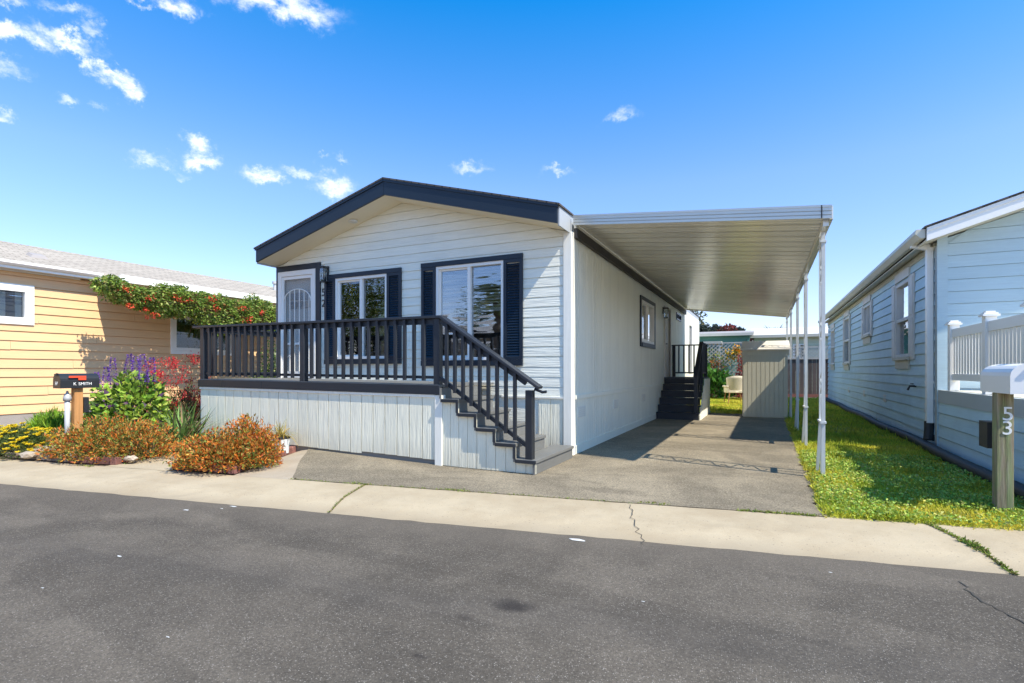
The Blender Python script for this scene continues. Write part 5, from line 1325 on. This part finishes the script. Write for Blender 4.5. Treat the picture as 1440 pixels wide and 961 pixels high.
# pot with a golden grass
pg = G(395, 641); pot = thing('flower_pot', (pg.x, pg.y, 0), 'small white square pot holding golden grass beside the skirting', 'pot')
MB().add([(pg.x + i * .075, pg.y + j * .075, .03) for i, j in ((-1, -1), (1, -1), (1, 1), (-1, 1))] + [(pg.x + i * .085, pg.y + j * .085, .24) for i, j in ((-1, -1), (1, -1), (1, 1), (-1, 1))], [(0, 3, 2, 1), (4, 5, 6, 7), (0, 1, 5, 4), (1, 2, 6, 5), (2, 3, 7, 6), (3, 0, 4, 7)]).build('body', 'pot_white', pot, bev=.006)
box('rim', pg.x - .092, pg.x + .092, pg.y - .092, pg.y + .092, .241, .275, 'black_plastic', pot, .005)
strap('golden_grass', 'golden yellow grass tuft growing in the small white pot', pg, 110, .42, .010, [(.50, .36, .06), (.36, .30, .08), (.60, .46, .14)], [2, 2, 1], spread=.25, z0=.27, droop=.9)
# flowering vine on the neighbour's awning
t = thing('flowering_vine', (-12.9, 6.5, 0), 'green vine with coral red trumpet flowers along the white awning edge', 'vine')
ys_ = 6.3 + 5.6 * rng.random(15000) ** .95; n = len(ys_)
thick = np.interp(ys_, [6.3, 6.7, 7.6, 8.4, 9.5, 12], [.10, .26, .33, .42, .46, .52]) * (1 + .22 * np.sin(ys_ * 5.1) + .14 * np.sin(ys_ * 12.7)); mid_ = np.interp(ys_, [6.3, 7, 8, 9, 10, 12], [3.06, 2.95, 2.86, 2.78, 2.74, 2.72]) + .06 * np.sin(ys_ * 3.3)
a = rng.random(n) * 6.283; rr_ = (.55 + .45 * rng.random(n) ** .5)
P = np.stack([-12.88 + .30 * rr_ * np.cos(a), ys_ + rng.normal(0, .05, n), mid_ + thick * rr_ * np.sin(a) * np.where(np.sin(a) > 0, .9, 1.0)], 1)
D = np.stack([np.cos(a) + .5, rng.normal(0, .6, n), np.sin(a) * .5 - .5], 1) + rng.normal(0, .45, (n, 3))
leafmesh('foliage', P, D, rng.uniform(.06, .11, n), rng.uniform(.03, .055, n), palette(n, [(.19, .29, .05), (.30, .41, .07), (.09, .14, .03), (.48, .52, .16), (.36, .24, .09)], [4, 3, 2.2, 2, .6]), t, fold=.2)
mb = MB()
for k in range(5):
    pts = [(-12.95 + random.uniform(-.12, .12), 6.6 + i * .55 + random.uniform(-.1, .1), 3.0 - .03 * i + random.uniform(-.15, .12)) for i in range(10)]
    mb.tube(pts, .012, 5)
mb.tube([(-12.97, 8.9, 0), (-12.95, 8.95, 1.2), (-13.0, 8.85, 2.2), (-12.95, 8.9, 2.9)], [.04, .035, .03, .02], 8)
mb.build('stems', 'stem_brown', t)
for (u, v, s) in [(178, 407, 1), (182, 430, .8), (208, 419, 1.1), (215, 443, 1), (250, 421, 1.2), (297, 420, 1), (303, 433, 1.2), (342, 434, 1), (349, 449, 1.4), (205, 437, .6), (368, 440, .6), (262, 424, .7)]:
    b = PX(u, v, -12.56); n = int(26 * s)
    q = np.array(b) + rng.normal(0, 1, (n, 3)) * np.array([.04, .07, .04]) * s
    leafmesh('flower_cluster', q, rng.normal(size=(n, 3)) + np.array([.8, -.4, 0]), rng.uniform(.05, .085, n), rng.uniform(.028, .045, n), palette(n, [(.62, .07, .03), (.72, .14, .05), (.42, .03, .02)], [3, 2, 1]), t, kind='stuff')
def shrub(name, label, c, r, n, cols, wts, L=(.05, .1), W_=(.03, .05), cat='shrub', group=None, z=.1, inner=.45, stem=True, half=True):
    t = thing(name, (c[0], c[1], 0), label, cat, group)
    P, D = mound(n, (c[0], c[1], z), r, inner=inner, amp=.18, ph=random.random() * 6, half=half); P[:, 2] = np.maximum(P[:, 2], .02); m = len(P)
    leafmesh('foliage', P, D, rng.uniform(*L, m), rng.uniform(*W_, m), palette(m, cols, wts), t)
    if stem: twigs('stems', t, (c[0], c[1], 0), (r[0], r[1], r[2] + z), 16)
    return t
GREENS = [(.08, .15, .03), (.13, .22, .05), (.05, .09, .02), (.24, .30, .07)]
shrub('garden_shrub', 'leafy green shrub with pale leaves seen through the deck balusters', (-11.0, 9.6), (.8, .8, 1.6), 3500, GREENS + [(.45, .42, .25)], [3, 3, 2, 2, 1])
shrub('garden_shrub', 'dark green shrub under the vine next to the yellow wall', (-12.6, 10.9), (.7, 1.1, 1.9), 3000, GREENS, [3, 2, 4, .5])
shrub('garden_shrub', 'pink flowering shrub beyond the far end of the deck', (-10.2, 11.6), (.8, .7, 1.5), 3000, GREENS + [(.55, .10, .08)], [3, 2, 3, 1, .6])
# back yard planting
cbk = PY(1003, 548, 24.2)
shrub('broad_leaf_plant', 'broad-leaved green plants below the lattice fence', (cbk.x - .1, 24.2), (1.25, .5, 1.15), 900, [(.10, .26, .04), (.16, .34, .06), (.05, .13, .02)], [3, 2, 2], (.16, .28), (.12, .2), 'plant')
for (u, v, cc) in ((1028, 500, (.72, .42, .02)), (1038, 494, (.78, .34, .02)), (1009, 528, (.7, .16, .03)), (1004, 514, (.55, .16, .04))):
    b = PY(u, v, 25.15); n = 130; tg = thing('climbing_flowers', (b.x, b.y, 0), {1028: 'golden yellow climber flowers on the lattice top', 1038: 'orange yellow blossom cluster at the lattice edge', 1009: 'red orange flowers low on the lattice', 1004: 'small rust red flowers midway up the lattice'}[u], 'flowers')
    q = np.array(b) + rng.normal(0, .16, (n, 3)) * np.array([1, .5, 1])
    leafmesh('blossom', q, rng.normal(size=(n, 3)) + np.array([0, -.8, .3]), rng.uniform(.07, .13, n), rng.uniform(.05, .09, n), palette(n, [cc, (cc[0] * .8, cc[1] * .8, cc[2]), (.16, .24, .04)], [2, 1, 1.4]), tg)
    MB().tube([(b.x, 25.3, 0), (b.x + .05, 25.25, b.z * .5), (b.x, b.y, b.z)], [.015, .012, .006], 6).build('stem', 'stem_green', tg)
b = PY(1000, 508, 25.2); shrub('lattice_climber', 'yellow-green climber at the left of the lattice fence', (b.x, 25.2), (.7, .16, .8), 240, [(.28, .34, .06), (.18, .26, .05), (.4, .34, .08)], [3, 2, 1], (.08, .14), (.05, .08), 'vine', None, 1.35, .2, True, False)
b = PY(1047, 520, 23.6); shrub('red_leaf_shrub', 'red-leaved shrub beside the tan shed', (b.x + .1, 23.6), (.45, .45, 2.1), 1500, [(.34, .06, .06), (.22, .05, .05), (.45, .14, .10), (.12, .13, .05)], [3, 2, 1, 1], (.08, .14), (.04, .07))
def tree(name, label, x, y, h, cr, n, cols, wts, group=None, L=(.15, .3), lean=0):
    t = thing(name, (x, y, 0), label, 'tree', group)
    mb = MB().tube([(x, y, 0), (x + lean * .3, y, h * .4), (x + lean, y, h * .75)], [.06 * h ** .5, .045 * h ** .5, .02], 8)
    for k in range(7):
        a = k * 2.4; mb.tube([(x + lean * .5, y, h * (.4 + .05 * k)), (x + lean + math.cos(a) * cr[0] * .6, y + math.sin(a) * cr[1] * .6, h - cr[2] + cr[2] * random.uniform(-.3, .6))], [.03 * h ** .5, .01], 6)
    mb.build('trunk', 'bark', t)
    P, D = twigs_crown((x + lean, y, h - cr[2]), cr, n); m = len(P)
    leafmesh('crown', P, D, rng.uniform(*L, m), rng.uniform(*L, m) * .5, palette(m, cols, wts), t)
    return t
DK_HAZE = [(.09, .12, .10), (.06, .085, .075), (.12, .15, .10)]  # tones lifted towards grey, distance haze put into the leaf colour
for (u, v, rw, hh, lab, cols) in ((985, 462, .7, .7, 'dark conifer behind the green roof next to the white wall end', DK_HAZE), (998, 466, .5, .5, 'short dark tree behind the green roof', DK_HAZE), (1006, 464, .45, .8, 'dark upright tree left of the red-leaved trees', DK_HAZE),
                                  (1014, 466, .6, .6, 'small red-leaved tree behind the green roof', [(.30, .08, .07), (.2, .06, .05), (.12, .1, .06)]), (1027, 464, .8, .9, 'large red-leaved tree behind the green roof', [(.32, .09, .08), (.2, .06, .05), (.1, .09, .05)]), (1039, 467, .5, .5, 'small dark tree right of the red-leaved trees', DK_HAZE)):
    p = PY(u, v, 60); tree('far_tree', lab, p.x, 60, p.z + hh * .45, (rw, rw, hh * .75), 650, cols, [3, 2, 1], 'trees far beyond the back houses', (.25, .45))
p = PY(976, 447, 24.6); tree('garden_tree', 'small olive-leaved tree behind the end of the white house', p.x - .35, 24.6, p.z + .42, (.75, .6, .5), 900, [(.16, .17, .05), (.26, .20, .07), (.07, .09, .03)], [2, 1, 2], None, (.08, .16))
b = PY(1089, 470, 40); t = thing('far_palm', (b.x, 40, 0), 'small dark palm top above the pale green roof', 'tree')
MB().tube([(b.x, 40, 0), (b.x, 40, b.z)], [.14, .1], 8).build('trunk', 'bark', t)
n = 160; a = rng.random(n) * 6.283; leafmesh('crown', np.tile(np.array(b), (n, 1)), np.stack([np.cos(a), np.sin(a), rng.uniform(-.2, .9, n)], 1), rng.uniform(.5, 1.0, n), np.full(n, .08), palette(n, DK_HAZE, [1, 1, 1]), t)

# ================================================================== ACROSS THE STREET (seen only in the window reflections)
oh = thing('facing_house', (-16, -13, 0), 'tan house across the street mirrored in the front windows', 'house')
OP = Pl((0, -13, 0), (1, 0, 0), (0, 1, 0))
ow = [(-21, -19.4, 1.2, 2.5), (-15, -13.4, 1.2, 2.5), (-10.5, -9.5, .3, 2.4)]
sheath('wall', oh, OP, -24, -7.5, 0, 3.0, ow, 'tan_wall'); lap(oh, OP, -24, -7.5, .1, 3.0, .2, 'tan_wall', ow)
box('wall', -24, -23.9, -20, -13.1, 0, 3, 'tan_wall', oh); box('wall', -7.6, -7.5, -20, -13.1, 0, 3, 'tan_wall', oh); box('wall', -23.9, -7.6, -20, -19.9, 0, 3, 'tan_wall', oh)
MB().extr([(-24.3, -12.5, 2.95), (-24.3, -16.5, 4.4), (-24.3, -20.5, 2.95), (-24.3, -20.5, 3.05), (-24.3, -16.5, 4.5), (-24.3, -12.5, 3.05)], (17.1, 0, 0)).build('roof', 'roof_grey', oh)
for w in ow: window(oh, OP, *w, glass='glass_flat')
tree('street_tree', 'broad green tree across the street mirrored in the window by the door', -21.0, -9.0, 6.5, (2.6, 2.4, 2.2), 5000, [(.10, .16, .03), (.20, .24, .05), (.05, .08, .02), (.34, .30, .08)], [3, 2, 2, 1], None, (.15, .3))
pt = thing('palm_tree', (-11.8, -8.4, 0), 'palm tree across the street mirrored in the window by the stairs', 'tree')
MB().tube([(-11.8, -8.4, 0), (-11.75, -8.4, 2.2), (-11.7, -8.4, 4.3)], [.24, .2, .17], 12).build('trunk', 'bark', pt)
Ps, Ds = [], []
for k in range(46):
    a = k * 2.4; el = random.uniform(-.5, 1.2); ln = random.uniform(1.7, 2.4)
    for s in np.linspace(.15, 1, 34):
        p = np.array([-11.7 + math.cos(a) * math.cos(el) * ln * s, -8.4 + math.sin(a) * math.cos(el) * ln * s, 4.4 + math.sin(el) * ln * s - .9 * s * s])
        for sg in (-1, 1): Ps.append(p); Ds.append((-math.sin(a) * sg + math.cos(a) * .5, math.cos(a) * sg + math.sin(a) * .5, -.25))
n = len(Ps); leafmesh('fronds', np.array(Ps), np.array(Ds), rng.uniform(.3, .5, n), np.full(n, .03), palette(n, [(.16, .20, .05), (.28, .28, .08), (.10, .13, .03)], [3, 2, 1]), pt)

# ================================================================== GRASS
def patchcol(x, y):
    f = .5 + .5 * np.sin(x * 3.1 + 1.7 * np.sin(y * 2.3)) * np.cos(y * 2.7 + x)
    return f[:, None]
def grass(name, label, n, fx, fy, h, w, mix=1.0):
    x = fx(n); y = fy(n); k = y > (SO.y + SW / math.cos(ST_A) + (x - SO.x) * math.tan(ST_A)) + rng.normal(.02, .03, len(x)); x, y = x[k], y[k]; n = len(x)
    keep = (np.sin(x * 4.3 + 2 * np.sin(y * 3.1)) * np.sin(y * 4.9 + 1.5 * np.sin(x * 2.7)) + rng.normal(0, .5, n)) > -.75; x, y = x[keep], y[keep]; n = len(x)
    f = np.clip(patchcol(x, y) + rng.normal(0, .22, (n, 1)), 0, 1)
    C = (np.array([[.40, .50, .05]]) * (1 - f) + np.array([[.74, .63, .08]]) * f) * (1 + rng.normal(0, .2, (n, 1)))
    tall = np.clip(np.sin(x * 7.1 + 1.2 * np.sin(y * 5)) * np.sin(y * 6.3 + x) - .35, 0, 1); hh = h * rng.uniform(.45, 1.2, n) * (.7 + .5 * (1 - f[:, 0]) + 1.3 * tall); C = C * (1 - .35 * tall[:, None])  # taller clumps coloured darker: tuft shade put into the blade colour
    D = rng.normal(0, .8, (n, 3)); D[:, 2] = 1
    P = np.stack([x, y, np.full(n, -.004)], 1)
    return leafmesh(name, P, D, hh, np.full(n, w) * rng.uniform(.7, 1.3, n), C, None, 'blade', loc=(float(x.mean()), float(y.mean()), 0), kind='stuff', label=label, fold=.05, cat='grass')
U = rng.uniform
grass('grass', 'sunny yellow-green grass strip between driveway and blue house', 60000, lambda n: .44 + 2.05 * U(0, 1, n) + rng.normal(0, .03, n) * 0, lambda n: 5.0 + 6.5 * U(0, 1, n) ** 1.3, .065, .010)
grass('grass', 'shaded grass strip running back beside the blue house', 26000, lambda n: U(.44, 2.3, n), lambda n: U(11.3, 26, n), .08, .016)
grass('grass', 'bright back lawn around the garden chair', 24000, lambda n: U(-2.6, .5, n), lambda n: U(16.0, 25.0, n), .07, .018)
# clover through the front strip
n = 15000; x = .46 + 2.0 * U(0, 1, n); y = 5.0 + 3.8 * U(0, 1, n); k = (y > SO.y + SW / math.cos(ST_A) + (x - SO.x) * math.tan(ST_A) - .02) & (np.sin(x * 5 + y * 3) + np.sin(y * 7 - x * 2) + rng.normal(0, .6, n) > -.6); x, y = x[k], y[k]; n = len(x)
a = rng.random(n) * 6.283
leafmesh('clover', np.stack([x, y, U(.03, .07, n)], 1), np.stack([np.cos(a), np.sin(a), U(.0, .5, n)], 1), U(.018, .034, n), U(.016, .028, n), palette(n, [(.30, .44, .07), (.42, .54, .10), (.58, .58, .16)], [3, 2, 1]), None, 'leaf', loc=(1.4, 7, 0), kind='stuff', label='clover leaves scattered through the front grass strip', cat='clover')
# weeds in the joints and along the driveway edges
Q = []
def weedline(a, b, n, spread, h):
    for _ in range(n):
        t_ = random.random(); p = Vector(a).lerp(Vector(b), t_) + Vector((random.gauss(0, spread), random.gauss(0, spread), 0)); Q.append((p.x, p.y, max(-.055, zside(p) if (Vector((p.x, p.y, 0)) - SO).dot(NS) < SW else 0), h))
A0, B0 = SP(j1[0], 0), SP(j1[1], SW); weedline(A0, B0, 230, .006, .016)
A0, B0 = SP(j2[0], 0), SP(j2[1], SW); weedline(A0, B0, 420, .008, .022); weedline(A0.lerp(B0, .3), A0.lerp(B0, .55), 160, .02, .03)
weedline(SP(s_of(G(1040, 719)), SW), SP(s_of(G(1150, 728)), SW), 230, .014, .024)
weedline(SP(s_of(G(400, 676)), SW), SP(s_of(G(900, 710)), SW), 380, .012, .018)
for (u, v) in ((428, 640), (405, 648), (395, 652), (383, 655), (437, 641), (175, 652), (120, 656), (505, 681), (918, 709), (640, 690)):
    g = G(u, v); weedline(g - Vector((.12, .01, 0)), g + Vector((.12, .01, 0)), 50, .02, .022)
Q = np.array(Q); n = len(Q); a = rng.random(n) * 6.283
leafmesh('weeds', Q[:, :3] + np.array([0, 0, .002]), np.stack([np.cos(a), np.sin(a), U(.2, 1.2, n)], 1), Q[:, 3] * U(.6, 1.5, n), Q[:, 3] * .4, palette(n, [(.18, .26, .04), (.30, .33, .06), (.30, .24, .10)], [3, 2, 1]), None, 'leaf', loc=(-1, 4.5, 0), kind='stuff', label='small weeds growing in the pavement joints and edges', cat='weeds')
